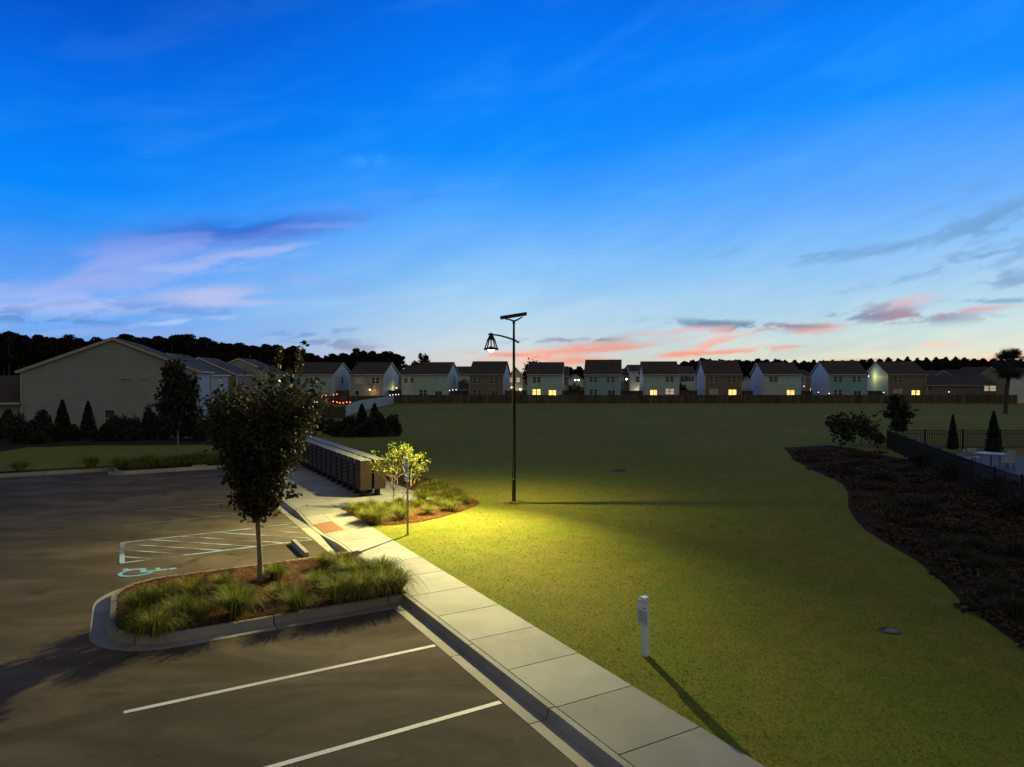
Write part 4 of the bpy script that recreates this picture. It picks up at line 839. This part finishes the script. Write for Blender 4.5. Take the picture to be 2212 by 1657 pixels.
# ------------------------------------------------------------------ street lamp
def street_lamp():
    base = G(1110, 1087, LZ); Y = base.y; t = thing('solar_street_lamp', 'tall black solar lamp post with a lit hanging lantern', 'street lamp', base); Q = lambda x, y, d=0.0: atY(x, y, Y + d) - base
    top = Q(1110, 694).z; mb = MB(); mb.lathe([(.16, 0), (.16, .03), (.075, .04)], 16); mb.tube([(0, 0, .03), (0, 0, 3.2), (0, 0, top)], [.075, .07, .04], 14, cap=True); mb.build('pole', 'pole', t, True)
    mb = MB()
    for z in (.9, 4.4): mb.box(-.03, -.005, -.09, -.07, z, z + .06)
    mb.build('pole_tag', 'signwhite', t)
    mb = MB(); a = [Q(1121.5, 740.5), Q(1110, 734), Q(1095, 729), Q(1078, 724.5), Q(1066, 723), Q(1054, 722)]; mb.tube(a, [.035, .035, .034, .032, .03, .028], 8); mb.build('arm', 'black', t, True)
    br = MB(); pz = top
    br.tube([(0, 0, pz - .1), (0, 0, pz + .04)], [.055, .055], 10)
    for dx in (-.33, .33): br.tube([(0, 0, pz), (dx * .45, 0, pz + .06), (dx, 0, pz + .13 + dx * .12)], [.035, .03, .022], 7)
    br.build('panel_bracket', 'black', t)
    pm = MB(); l_, r__ = Q(1080.5, 686.5), Q(1137.5, 677.5); ang = math.atan2(r__.z - l_.z, r__.x - l_.x); c = (l_ + r__) / 2; Mx = Matrix.Translation(c) @ Matrix.Rotation(-ang, 4, 'Y'); hl = (r__ - l_).length / 2
    Mx = Mx @ Matrix.Rotation(R(-.5), 4, 'X'); pm.box(-hl, hl, -.42, .42, -.035, .02, mat=Mx); pn = pm.build('solar_panel', 'black', t); pc = MB(); pc.box(-hl + .03, hl - .03, -.39, .39, .022, .026, mat=Mx); pc.build('solar_cells', 'panel', pn)
    hc = Q(1061, 722.5); L = MB()
    rim = Q(1061, 754.8).z; neck = Q(1061, 733).z
    ln = thing('x', None, None); COL.objects.unlink(ln); bpy.data.objects.remove(ln)
    cap = MB(); cap.lathe([(0, .06), (.055, .06), (.06, 0), (.135, neck - hc.z + .03), (.155, neck - hc.z - .02), (0, neck - hc.z - .02)], 16, hc); lan = cap.build('lantern', 'black', t, True)
    ca = MB()
    for k in range(5):
        a = k * 2 * math.pi / 5 + .35; d = Vector((math.cos(a), math.sin(a), 0)); ca.tube([hc + d * .135 + Vector((0, 0, neck - hc.z)), hc + d * .195 + Vector((0, 0, (neck + rim) / 2 - hc.z)), hc + d * .265 + Vector((0, 0, rim - hc.z))], [.03, .026, .03], 6)
    ca.lathe([(.285, rim - hc.z - .02), (.285, rim - hc.z + .03), (.22, rim - hc.z + .06), (.20, rim - hc.z + .02), (.285, rim - hc.z - .02)], 24, hc); ca.build('cage', 'black', lan)
    sh = MB(); sh.lathe([(.21, rim - hc.z + .03), (.12, rim - hc.z + .07), (.05, rim - hc.z + .11), (0, rim - hc.z + .12)], 20, hc); sh.build('lamp_shade', 'black', lan, True)
    bu = MB(); bu.lathe([(0, rim - hc.z - .10), (.08, rim - hc.z - .08), (.125, rim - hc.z - .03), (.135, rim - hc.z + .01), (.12, rim - hc.z + .05), (0, rim - hc.z + .06)], 16, hc); bu.build('bulb', 'bulb', lan, True)
    wp = base + hc; return Vector((wp.x, wp.y, base.z + rim - .13))
LAMP = street_lamp()
r = random.Random(4); mb = MB(); lb = G(1110, 1087, LZ)
for _ in range(700):
    a = r.uniform(0, 6.28); q = abs(r.gauss(0, .28)) + .05; p = lb + Vector((q * 1.25 * math.cos(a), q * .8 * math.sin(a), max(0, .09 - q * .1) * r.random() + .01)); b = r.uniform(0, 6.28); d = Vector((math.cos(b), math.sin(b), r.uniform(-.2, .3))) * r.uniform(.03, .08); s = Vector((-d.y, d.x, 0)).normalized() * .006; mb.quad(p - d - s, p - d + s, p + d + s, p + d - s, r.random())
tag(mb.build('dry_straw', 'straw'), 'ring of dry cut straw around the lamp post foot', 'straw', kind='stuff')
# ------------------------------------------------------------------ mailboxes
def mailbox(label):
    o = thing('cluster_mailbox', label, 'mailbox', (0, 0, 0), 0, 'cluster mailbox cabinets standing back to back'); hw, dp = .355, .235
    mb = MB(); mb.box(-dp, dp, -hw, hw, .30, 1.46); mb.build('cabinet', 'bronze', o)
    mb = MB(); mb.box(-dp + .012, dp - .012, -hw + .02, hw - .02, 1.462, 1.49); mb.build('cap', 'greytop', o)
    mb = MB(); mb.box(-.09, .09, -.10, .10, .02, .30); mb.box(-.16, .16, -.17, .17, 0, .02); mb.build('pedestal', 'bronze', o)
    dr = MB(); lk = MB()
    for c in range(2):
        y0 = -hw + .025 + c * .34; n = 6 if c else 7
        for k in range(n):
            z0 = .38 + k * (1.05 / n); z1 = z0 + 1.05 / n - .02; dr.box(-dp - .014, -dp - .002, y0, y0 + .325, z0, z1); lk.lathe([(0, 0), (.018, 0), (.016, .01), (0, .01)], 8, (0, 0, 0)) if False else lk.box(-dp - .022, -dp - .015, y0 + .26, y0 + .285, (z0 + z1) / 2 - .014, (z0 + z1) / 2 + .014)
    d = dr.build('doors', 'bronze2', o); lk.build('locks', 'steel', d); return o
ordn = 'nearest second third fourth fifth sixth seventh eighth ninth tenth eleventh twelfth thirteenth farthest'.split()
proto = mailbox('x'); first = True
for row, s0, flip in ((0, -8.40, math.pi), (1, -8.97, 0)):
    for i in range(14):
        side_ = 'row facing the car park' if row == 0 else 'row facing the lawn'
        lab = '%s brown mailbox cabinet from the lawn end in the %s' % (ordn[i], side_)
        loc = W(s0 - i * .0, 26.85 + i * .885, .152)
        # local -x must face +s (the car park) for row 0
        ang = math.atan2(-E.y, -E.x) + (0 if row == 0 else math.pi)
        if first: proto.location = loc; proto.rotation_euler = (0, 0, ang); proto['label'] = lab; first = False
        else: dup(proto, loc, ang, lab)
# ------------------------------------------------------------------ signs, wheel stop, discs
def sign_post():
    base = G(880.5, 1155.6, LZ); t = thing('parking_sign', 'metal post with an accessible parking sign beside the sidewalk', 'sign', base, math.atan2(-E.y, -E.x)); mb = MB(); mb.box(-.022, .022, -.03, .03, -.05, 2.32); 
    mb.build('post', 'galv', t)
    mb = MB(); mb.box(-.034, -.024, -.155, .155, 1.86, 2.36); pl = mb.build('sign_plate', 'signwhite', t)
    mb = MB(); mb.box(-.037, -.0345, -.085, .085, 1.92, 2.10); mb.build('blue_square', 'signblue', pl); mb = MB(); c = [0]
    def pt(poly): c[0] += 1; mb.add([(-.0375 - c[0] * .0002, (.5 - x) * .13, 1.93 + y * .13) for x, y in poly], (tuple(range(len(poly))),))
    isa(0, pt); mb.build('wheelchair_symbol', 'signwhite', pl)
    mb = MB()
    for z, w_ in ((2.30, .11), (2.25, .12), (2.19, .10), (2.145, .06)): mb.box(-.037, -.0345, -w_, w_, z - .012, z + .012)
    mb.build('lettering', 'greenish', pl)
    mb = MB(); mb.box(-.034, -.024, -.155, .155, 1.64, 1.83); p2 = mb.build('lower_plate', 'signwhite', t); mb = MB()
    for z, w_ in ((1.77, .11), (1.70, .09)): mb.box(-.037, -.0345, -w_, w_, z - .014, z + .014)
    mb.build('lettering', 'greenish', p2)
sign_post()
def white_post():
    base = G(1394, 1416, LZ); t = thing('notice_post', 'white square post with a small notice board on the lawn', 'sign', base, math.atan2(-E.y, -E.x)); t.rotation_euler.y = R(-1.2)
    lean = Matrix.Rotation(0, 4, 'X'); hw = .052; mb = MB(); mb.box(-hw, hw, -hw, hw, -.05, .99); mb.build('post', 'whitepost', t)
    mb = MB(); mb.box(-hw - .006, hw + .006, -hw - .006, hw + .006, .992, 1.03); mb.build('post_cap', 'whitepost', t)
    mb = MB(); mb.box(-hw - .016, -hw - .002, -.16, .12, .55, .98); nb = mb.build('notice_board', 'whitepost', t); mb = MB(); r = random.Random(2); x0 = -hw - .0185; x1 = -hw - .017
    mb.box(x0, x1, -.15, .11, .955, .962); mb.box(x0, x1, -.15, .11, .568, .573)
    z = .80
    for i in range(9):
        y = -.145
        while y < .09:
            w_ = r.uniform(.02, .06); mb.box(x0, x1, y, min(.105, y + w_), z - .005, z + .006); y += w_ + .012
        z -= .024
    mb.box(x0, x1, -.12, -.01, .85, .865); mb.build('lettering', 'ink', nb)
white_post()
def wheel_stop():
    a, b = 19.15, 20.85; c = W(-4.38, (a + b) / 2, 0); t = thing('wheel_stop', 'concrete wheel stop in the accessible parking bay', 'wheel stop', c, RZ); mb = MB(); L = (b - a) / 2; pr = [(-.09, .006), (.09, .006), (.055, .14), (-.055, .14)]; vs = []
    for y, k in ((-L, 1), (-L + .05, 1), (L - .05, 1), (L, 1)):
        z_ = .6 if abs(y) == L else 1
        vs += [(x * (1 if z_ == 1 else .9), y, z if z < .05 else z * (.85 if z_ < 1 else 1)) for x, z in pr]
    fs = [(0, 1, 2, 3), (15, 14, 13, 12)]
    for j in range(3):
        for k in range(4): fs.append((j * 4 + k, (j + 1) * 4 + k, (j + 1) * 4 + (k + 1) % 4, j * 4 + (k + 1) % 4))
    mb.add(vs, fs); o = mb.build('block', 'kerbc', t); mb = MB()
    for y in (-.55, .55): mb.lathe([(0, .146), (.02, .146), (.022, .141)], 8, (0, y, 0))
    mb.build('anchor_pins', 'galv', t)
wheel_stop()
def disc(px, py, r, mat, label, nm='drain_lid'):
    t = thing(nm, label, 'drain', G(px, py, LZ)); mb = MB(); mb.lathe([(0, .035), (r * .8, .035), (r, .02), (r * 1.02, 0)], 20); mb.build('lid', mat, t); mb = MB(); mb.lathe([(r * 1.03, .012), (r * 1.5, .014), (r * 1.6, .0)], 20, (-.03, .05, 0)); mb.build('ring', 'dirt', t)
M['lid'] = plain('weathered_lid', (.10, .11, .10), .8, .2, 10)
disc(1927, 1365, .12, 'lid', 'small grey round lid sunk in the right part of the lawn'); disc(1340, 1017, .26, 'dirt', 'dark round cover in the middle of the lawn')
t = thing('utility_cover', 'small pale square cover behind the far kerb', 'utility cover', G(431, 1007, LZ), RZ); mb = MB(); mb.box(-.35, .35, -.25, .25, .0, .06); mb.build('lid', 'conc', t); mb = MB(); mb.box(-.38, .38, -.28, .28, -.02, .04); mb.build('frame', 'kerbc', t)
# ------------------------------------------------------------------ palm
def palm():
    c = atY(2182, 784, 88); t = thing('palm_tree', 'shaggy palm with a full round crown at the right picture edge', 'palm', (atY(2172, 850, 88).x, 88, 0)); o = Vector((t.location.x, 88, 0)); r = random.Random(8); tb, lb = MB(), MB(); top = c - o
    tb.tube([(0, 0, -.2), Vector((top.x * .3, 0, top.z * .5)), top - Vector((0, 0, .3))], [.27, .25, .30], 10)
    for _ in range(120):
        a = r.uniform(0, 6.283); el = r.uniform(-1.15, 1.35); d = Vector((math.cos(a) * math.cos(el), math.sin(a) * math.cos(el), math.sin(el))); L = r.uniform(1.0, 1.55); e = top + d * L + Vector((0, 0, -.1)); side_ = d.cross(Vector((0, 0, 1))).normalized()
        tb.tube([top, e], [.025, .015], 4)
        for j in range(15):
            f = (j - 7) / 7 * 1.15; dd = (d * math.cos(f) + side_ * math.sin(f)).normalized(); tip = e + dd * r.uniform(.8, 1.2) - Vector((0, 0, .18 * r.random() + .1 * abs(f))); w_ = dd.cross(d.cross(side_)).normalized() * .035; lb.add([e - w_ * .4, e + w_ * .4, e.lerp(tip, .6) + w_, tip, e.lerp(tip, .6) - w_], ((0, 1, 2, 3, 4),), r.random())
    tb.build('trunk', 'dbark', t); lb.build('fronds', 'palm', t)
palm()
# ------------------------------------------------------------------ small lamps
def point(loc, c, w_, rad=.05):
    l = bpy.data.lights.new('lamp_light', 'POINT'); l.color = c; l.energy = w_; l.shadow_soft_size = rad; o = bpy.data.objects.new('lamp_light', l); COL.objects.link(o); o.location = loc; return o
def lantern(px, py, Y, mat, label, col, power, size=.13, dy=-.35):
    p = atY(px, py, Y); t = thing('wall_lantern', label, 'lamp', p); mb = MB(); mb.box(-.05, .05, .05, .22, -.05, .12); mb.box(-size, size, -size, .05, size, size + .05); mb.build('bracket', 'black', t); mb = MB(); mb.lathe([(0, -size), (size * .8, -size * .6), (size, 0), (size * .8, size * .6), (0, size * .9)], 10); mb.build('glass', mat, t)
    if power: point(p + Vector((0, dy, -.1)), col, power)
WARM = (1, .55, .18); PALE = (1, .85, .55)
lantern(799, 842, 138.6, 'bulbw', 'glowing orange lamp beside the patio door', (1, .45, .08), 42, .15, -.35); lantern(1124, 841, 156, 'bulbc', 'bright white porch lamp right of the solar lamp post', PALE, 45, .22); lantern(1105, 837, 156, 'bulbw', 'small orange porch lamp left of the bright white one', WARM, 15, .13)
lantern(1242.6, 821, 158, 'bulbc', 'left one of the twin street lamps in the wide gap', PALE, 45, .17); lantern(1250, 821, 158, 'bulbc', 'right one of the twin street lamps in the wide gap', PALE, 45, .17); lantern(1353.8, 819, 150, 'bulbc', 'bright lamp on the dim brown house right of the tall blue house', PALE, 60, .2); lantern(604, 822.7, 126, 'bulbw', 'orange lamp glimpsed through the island tree top', WARM, 60, .16)
lantern(1471, 833, 150, 'bulbw', 'small porch lamp below the shuttered white gable', PALE, 25, .12); lantern(1375, 846, 160, 'bulbc', 'low lamp lighting the small green tree', PALE, 90, .08, -3)
lantern(857, 838, 146, 'bulbw', 'yellow lamp lighting the side gable of the patio lamp house', (1, .85, .35), 45, .08, -.3)
lantern(1876, 812, 140, 'bulbw', 'yellow lamp washing the brown house side gable', (1, .80, .22), 170, .05, 0)
ga = 'small solar cap lamps on the yard fences'
for x, y, l in ((1737, 834.5, 'tiny lamp beside the pale narrow wing'), (1768, 847.4, 'tiny white lamp under the bright side gable'), (1791, 850, 'tiny pink lamp at the corner of the blue house'), (1909, 847.8, 'tiny white lamp at the lamp washed gable corner'), (2049.8, 846.6, 'tiny white lamp below the long low house'), (2110.5, 846.3, 'tiny white lamp left of the lit window of the low house'), (2175, 842.7, 'tiny white lamp beside the palm trunk'),
                (971, 843.6, 'left of three tiny lamps under the white gable'), (978, 842.3, 'middle of three tiny lamps under the white gable'), (985.5, 842, 'right of three tiny lamps under the white gable'), (842.5, 853.5, 'pinkish tiny lamp, leftmost of four right of the patio lamp house'), (849, 853, 'second of four tiny lamps right of the patio lamp house'), (855, 852.5, 'third of four tiny lamps right of the patio lamp house'), (861, 852, 'rightmost of four tiny lamps right of the patio lamp house')):
    p = atY(x, y, 132); t = thing('fence_light', l, 'lamp', p, 0, ga); mb = MB(); mb.lathe([(0, -.09), (.07, -.06), (.09, 0), (.06, .06), (0, .08)], 8); mb.build('bulb', 'bulbs', t); mb = MB(); mb.box(-.05, .05, -.05, .05, -p.z + .1, -.09); mb.build('post', 'fence', t)
def string(name, label, pts, Y, mat, size, cable='black', plight=0):
    ps = [atY(x, y, Y) for x, y in pts]; t = thing(name, label, 'string lights', ps[0]); o = ps[0]; cb = MB(); full = []
    for a, b in zip(ps, ps[1:]): full += [a - o, (a + b) / 2 - o - Vector((0, 0, .08))]
    full.append(ps[-1] - o); cb.tube(full, [.012] * len(full), 4)
    for x_ in (0, -1): q = ps[x_] - o; cb.tube([Vector((q.x, q.y, -o.z)), Vector((q.x, q.y, q.z + .15))], [.04, .04], 5)
    cb.build('cable', cable, t)
    for i, p in enumerate(ps): mb = MB(); mb.lathe([(0, -size * 1.2), (size, -size * .4), (size, size * .3), (0, size)], 8, p - o - Vector((0, 0, size))); mb.build('bulb', mat, t)
    for i in range(0, len(ps), max(1, len(ps) // 4)):
        if plight: point(ps[i] + Vector((0, -.2, -.2)), (1, .25, .06), plight)
string('string_lights', 'orange glowing bulbs strung across the left back yard', [(689.5, 864.5), (698, 867), (706, 868), (712, 867.5), (720, 866), (728, 867.5), (734, 869), (741.5, 869), (749, 867.5), (756, 868), (763, 869)], 108, 'bulbo', .085, plight=12)
string('string_lights', 'short pinkish string of bulbs below the plain pale gable', [(704, 853), (712, 852.3), (720.5, 851.6), (728, 850.5)], 125, 'bulbo', .085, plight=6)
string('string_lights', 'white bulbs left of the orange string behind the island tree', [(663, 866.5), (672, 867.5), (680, 868.5), (685, 867)], 108, 'bulbs', .07)
# ------------------------------------------------------------------ main lamp light
def spot(loc, tgt, power, size, col, rad=.06, blend=1.0):
    l = bpy.data.lights.new('street_lamp_light', 'SPOT'); l.energy = power; l.spot_size = R(size); l.spot_blend = blend; l.color = col; l.shadow_soft_size = rad
    o = bpy.data.objects.new('street_lamp_light', l); COL.objects.link(o); o.location = loc; o.rotation_euler = (Vector(tgt) - Vector(loc)).to_track_quat('-Z', 'Y').to_euler(); return o
YEL = (1, .88, .29)
spot(LAMP, (-4.4, 17.0, 0), 17500, 112, YEL, .1)
spot(LAMP, (-9.0, 24.0, 0), 6500, 105, YEL, .1)
spot(LAMP, (-1.6, 25.5, 0), 2600, 172, YEL)
spot(LAMP, (-3.0, 9.0, 0), 8200, 66, (1, .90, .50), .1)
# ------------------------------------------------------------------ sky
import numpy as np
SW, SH = 4096, 2048
def lin(c): return np.array(sc(c), dtype=np.float32)
def AE(px, py): d = ray(px, py).normalized(); return math.atan2(d.x, d.y), math.asin(d.z)
def sstep(x, a, b):
    t = np.clip((x - a) / (b - a), 0, 1); return t * t * (3 - 2 * t)
def vnoise(u, v, seed):
    g = np.random.RandomState(seed).rand(256, 256).astype(np.float32); iu = np.floor(u).astype(int); iv = np.floor(v).astype(int); fu = u - iu; fv = v - iv
    fu = fu * fu * fu * (fu * (fu * 6 - 15) + 10); fv = fv * fv * fv * (fv * (fv * 6 - 15) + 10); i0, i1, j0, j1 = iu & 255, (iu + 1) & 255, iv & 255, (iv + 1) & 255
    return (g[i0, j0] * (1 - fu) + g[i1, j0] * fu) * (1 - fv) + (g[i0, j1] * (1 - fu) + g[i1, j1] * fu) * fv
def fbm(u, v, seed, octv=5, rough=.55):
    t = 0; a = 1; n = 0
    for i in range(octv): t = t + a * vnoise(u * 2 ** i + 17 * i, v * 2 ** i + 5 * i, seed + i); n += a; a *= rough
    return t / n
U = (np.arange(SW, dtype=np.float32) + .5) / SW; V = (np.arange(SH, dtype=np.float32) + .5) / SH
PHI = (.5 - U) * 2 * math.pi; AZ1 = np.pi / 2 - PHI; AZ1 = (AZ1 + np.pi) % (2 * np.pi) - np.pi; EL1 = (V - .5) * np.pi
def sky_colours(AZ, EL):
    def rampc(L, px):
        e = np.array([AE(px, y)[1] for y, _ in L]); c = np.array([lin(k) for _, k in L]); o = np.argsort(e)
        return np.stack([np.interp(EL, e[o], c[o, i]) for i in range(3)], -1).astype(np.float32)
    CL = rampc([(806, (122, 152, 208)), (720, (112, 168, 240)), (640, (104, 168, 246)), (560, (84, 156, 245)), (480, (40, 144, 248)), (400, (0, 136, 252)), (300, (0, 126, 245)), (150, (0, 107, 230)), (0, (0, 87, 208)), (-150, (0, 72, 182))], 120)
    CC = rampc([(806, (230, 206, 186)), (780, (216, 214, 206)), (740, (196, 216, 226)), (680, (172, 210, 238)), (600, (138, 196, 246)), (520, (106, 178, 252)), (430, (62, 160, 255)), (330, (10, 142, 255)), (200, (0, 128, 250)), (0, (0, 109, 235)), (-150, (0, 98, 220))], 1106)
    CR = rampc([(806, (242, 218, 176)), (780, (232, 226, 196)), (740, (214, 228, 216)), (680, (190, 222, 232)), (600, (164, 208, 242)), (500, (132, 192, 250)), (400, (104, 176, 255)), (280, (70, 160, 255)), (180, (14, 144, 255)), (0, (0, 130, 252)), (-150, (0, 104, 222))], 2050)
    a0, a1, a2 = AE(120, 700)[0], AE(1106, 700)[0], AE(2050, 700)[0]
    f1 = sstep(AZ, a0, a1)[..., None]; f2 = sstep(AZ, a1, a2)[..., None]
    return (CL * (1 - f1) + CC * f1) * (1 - f2) + CR * f2
A_, E_ = np.meshgrid(AZ1, EL1); img = sky_colours(A_, E_)
# clouds are laid out by compass bearing and elevation
ci = np.where(np.abs(AZ1) < .95)[0]; c0, c1 = ci.min(), ci.max() + 1; r0, r1 = np.searchsorted(EL1, -.02), np.searchsorted(EL1, .62)
sub = img[r0:r1, c0:c1].copy(); az, el = A_[r0:r1, c0:c1], E_[r0:r1, c0:c1]
def nz(ax, ay, rot, seed, octv=6, rough=.55, warp=.6):
    c, q = math.cos(R(rot)), math.sin(R(rot)); u = (az * c + el * q) * ax; v = (el * c - az * q) * ay
    w_ = fbm(u * .7 + 9, v * .7 + 3, seed + 50, 3) - .5; return fbm(u + w_ * warp * 2 + 40, v + w_ * warp * 3 + 40, seed, octv, rough)
nA = nz(7, 32, 12, 3); nB = nz(14, 80, 6, 11); nC = nz(26, 130, 8, 23, 6, .6); nD = nz(20, 70, 14, 31, 6, .6)
def cloud(px, py, wx, wy, rot, col, k, n, lo=.42, hi=.6):
    global sub
    a, e = AE(px, py); c, q = math.cos(R(rot)), math.sin(R(rot)); da = az - a; de = el - e
    u = (da * c + de * q) / (wx / F); v = (de * c - da * q) / (wy / F); m = np.exp(-1.6 * (u * u + v * v)) * np.clip(1.15 - .5 * (u * u + v * v), 0, 1)
    m = np.clip(sstep(n + .22 * (m - .5), lo, hi) * m * k, 0, 1)[..., None]; sub = sub * (1 - m) + lin(col) * m
cloud(520, 500, 330, 42, 11, (34, 96, 204), .95, nA, .30, .62)
cloud(250, 560, 420, 50, 12, (134, 164, 240), .95, nA, .30, .70); cloud(430, 575, 260, 24, 11, (156, 182, 244), .85, nC, .32, .66); cloud(560, 545, 150, 14, 10, (160, 182, 238), .85, nC, .32, .62)
cloud(130, 610, 260, 30, 6, (144, 170, 238), 1.0, nA, .30, .6); cloud(690, 488, 110, 9, 5, (140, 166, 242), .45, nB, .32, .56)
cloud(130, 655, 330, 34, 2, (158, 184, 242), 1.0, nB, .32, .6); cloud(460, 640, 130, 28, 4, (178, 192, 238), 1.1, nB, .30, .60); cloud(500, 655, 120, 12, 3, (184, 194, 238), .8, nC, .36, .6)
cloud(330, 668, 230, 22, 0, (90, 144, 220), .6, nC, .42, .62); cloud(90, 690, 300, 22, -4, (84, 134, 208), .75, nC, .42, .6); cloud(400, 694, 150, 9, 7, (184, 208, 250), .8, nC, .36, .6); cloud(200, 715, 300, 18, 0, (150, 178, 236), .7, nC, .4, .6)
cloud(700, 615, 110, 20, -8, (150, 178, 240), .5, nB, .35, .62); cloud(800, 345, 60, 18, 10, (60, 156, 255), .7, nD, .36, .6); cloud(780, 440, 260, 34, 9, (80, 150, 250), .55, nA, .36, .6); cloud(900, 430, 90, 14, 12, (50, 140, 236), .5, nC, .4, .6)
cloud(745, 748, 120, 13, -4, (150, 156, 190), .95, nC, .34, .56); cloud(650, 722, 160, 12, 6, (100, 150, 212), .7, nC, .38, .6); cloud(700, 738, 120, 8, 2, (110, 150, 200), .6, nC, .38, .6)
for px, py, wx, wy, rot, k in ((2190, 465, 160, 42, 14, 1.0), (2100, 568, 120, 26, 8, 1.0), (2040, 560, 90, 14, 4, .8), (1830, 550, 180, 16, 5, .65), (1760, 551, 60, 6, 4, .8), (2190, 606, 90, 26, -6, 1.0), (2150, 585, 80, 12, 0, .8), (1560, 545, 100, 16, 14, .45), (1980, 520, 170, 24, 10, .6), (2080, 420, 160, 20, 18, .4), (1900, 615, 110, 10, 10, .8), (2170, 650, 150, 7, -3, 1.0), (2212, 520, 160, 30, 8, .7)):
    cloud(px, py, wx, wy, rot, (108, 156, 204), k * .75, nD if wy > 20 else nC, .42, .66)
cloud(1930, 684, 190, 17, -3, (138, 148, 176), 1.1, nC, .36, .54); cloud(1925, 672, 62, 24, -8, (158, 142, 166), .9, nD, .34, .54); cloud(1950, 652, 70, 16, 4, (228, 184, 190), .75, nC, .38, .56); cloud(1985, 683, 90, 9, 4, (196, 140, 152), .9, nC, .36, .54); cloud(2110, 668, 80, 6, 2, (216, 168, 168), .8, nC, .36, .56)
cloud(1570, 702, 170, 14, -4, (118, 146, 176), 1.15, nC, .34, .52); cloud(1590, 712, 90, 8, -2, (206, 150, 150), .9, nC, .38, .54); cloud(1740, 709, 100, 18, 2, (238, 164, 154), .9, nD, .40, .62); cloud(1690, 704, 120, 8, -2, (130, 144, 170), .9, nC, .36, .54); cloud(1450, 717, 190, 9, 4, (232, 190, 184), .8, nC, .38, .56)
cloud(1500, 735, 190, 20, 4, (226, 196, 190), .6, nC, .40, .58); cloud(1545, 744, 100, 16, 12, (255, 172, 152), .85, nD, .38, .62); cloud(1480, 765, 80, 9, 2, (255, 154, 126), 1.0, nC, .3, .5); cloud(1560, 762, 110, 8, 3, (255, 160, 136), .95, nC, .38, .54); cloud(1635, 757, 66, 6, 4, (255, 156, 130), 1.1, nC, .34, .52); cloud(1700, 749, 50, 4, 2, (255, 160, 140), .9, nC, .34, .52)
cloud(1300, 742, 190, 16, 3, (208, 190, 190), .7, nB, .38, .56); cloud(1180, 735, 160, 8, 3, (150, 168, 190), .8, nC, .38, .56); cloud(1270, 734, 90, 6, 0, (128, 140, 160), .9, nC, .36, .54)
cloud(1160, 770, 210, 20, 4, (252, 172, 150), .8, nB, .34, .66); cloud(1240, 757, 170, 14, 6, (255, 162, 138), 1.0, nC, .36, .60); cloud(1120, 768, 130, 7, -3, (250, 148, 122), .95, nC, .34, .60); cloud(1250, 780, 120, 12, 2, (255, 158, 128), .85, nC, .36, .62); cloud(1350, 752, 100, 6, 5, (255, 156, 130), .8, nC, .36, .54)
cloud(2030, 744, 90, 9, 0, (246, 208, 196), .9, nA, .30, .52); cloud(2120, 777, 190, 5, 4, (255, 180, 146), 1.0, nA, .26, .48); cloud(1895, 777, 80, 3, 0, (206, 150, 120), .9, nC, .34, .52); cloud(1850, 752, 300, 14, 0, (210, 212, 204), .4, nC, .46, .56)
veil = (nA - .5) * .22 + (nz(3, 14, 16, 77) - .5) * .25; sub = sub * (1 + veil[..., None] * np.array((1.6, .7, .12), np.float32)); sub = sub + np.clip(veil, 0, 1)[..., None] * .10 * sstep(el, .02, .2)[..., None]
img[r0:r1, c0:c1] = sub
# dim, nearly neutral dusk sky above and behind; brighter west on the right beyond the frame
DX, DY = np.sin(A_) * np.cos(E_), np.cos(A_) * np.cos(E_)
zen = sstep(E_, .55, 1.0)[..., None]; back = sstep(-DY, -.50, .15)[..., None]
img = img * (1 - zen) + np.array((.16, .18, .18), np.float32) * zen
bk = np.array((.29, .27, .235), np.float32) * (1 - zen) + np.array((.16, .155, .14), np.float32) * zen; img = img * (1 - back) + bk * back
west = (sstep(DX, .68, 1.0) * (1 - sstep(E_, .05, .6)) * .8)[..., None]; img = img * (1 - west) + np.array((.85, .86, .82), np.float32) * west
below = sstep(-E_, .002, .03)[..., None]; img = img * (1 - below) + .03 * below
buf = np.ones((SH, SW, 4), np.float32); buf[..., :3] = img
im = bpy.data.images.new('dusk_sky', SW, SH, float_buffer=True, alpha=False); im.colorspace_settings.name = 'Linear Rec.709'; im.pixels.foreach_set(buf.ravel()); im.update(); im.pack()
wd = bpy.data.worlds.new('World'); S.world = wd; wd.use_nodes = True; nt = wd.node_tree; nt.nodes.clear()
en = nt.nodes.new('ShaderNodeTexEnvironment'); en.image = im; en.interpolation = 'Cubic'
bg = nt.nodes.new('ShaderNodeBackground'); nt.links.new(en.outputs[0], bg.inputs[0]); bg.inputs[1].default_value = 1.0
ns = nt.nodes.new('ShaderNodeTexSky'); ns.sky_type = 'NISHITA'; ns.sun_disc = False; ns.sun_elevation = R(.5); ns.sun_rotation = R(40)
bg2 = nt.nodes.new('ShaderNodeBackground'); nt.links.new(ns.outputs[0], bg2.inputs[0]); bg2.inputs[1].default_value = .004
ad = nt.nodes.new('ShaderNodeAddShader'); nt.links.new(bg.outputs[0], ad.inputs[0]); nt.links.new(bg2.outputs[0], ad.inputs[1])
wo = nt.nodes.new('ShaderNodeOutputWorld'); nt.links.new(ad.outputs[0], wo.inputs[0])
# ------------------------------------------------------------------ camera, view
cd = bpy.data.cameras.new('camera'); cam = bpy.data.objects.new('camera', cd); COL.objects.link(cam); cam.location = (0, 0, H); cam.rotation_euler = (R(90) - PITCH, 0, 0)
cd.sensor_width = 36; cd.lens = F / 2212 * 36; cd.clip_end = 9000; cd.clip_start = .1; S.camera = cam
S.render.resolution_x, S.render.resolution_y = 1024, 767
S.view_settings.view_transform = 'Standard'; S.view_settings.look = 'None'; S.view_settings.exposure = 0; S.view_settings.gamma = 1
S.cycles.use_denoising = True; S.cycles.max_bounces = 4; S.cycles.use_light_tree = True; S.cycles.sample_clamp_indirect = 4
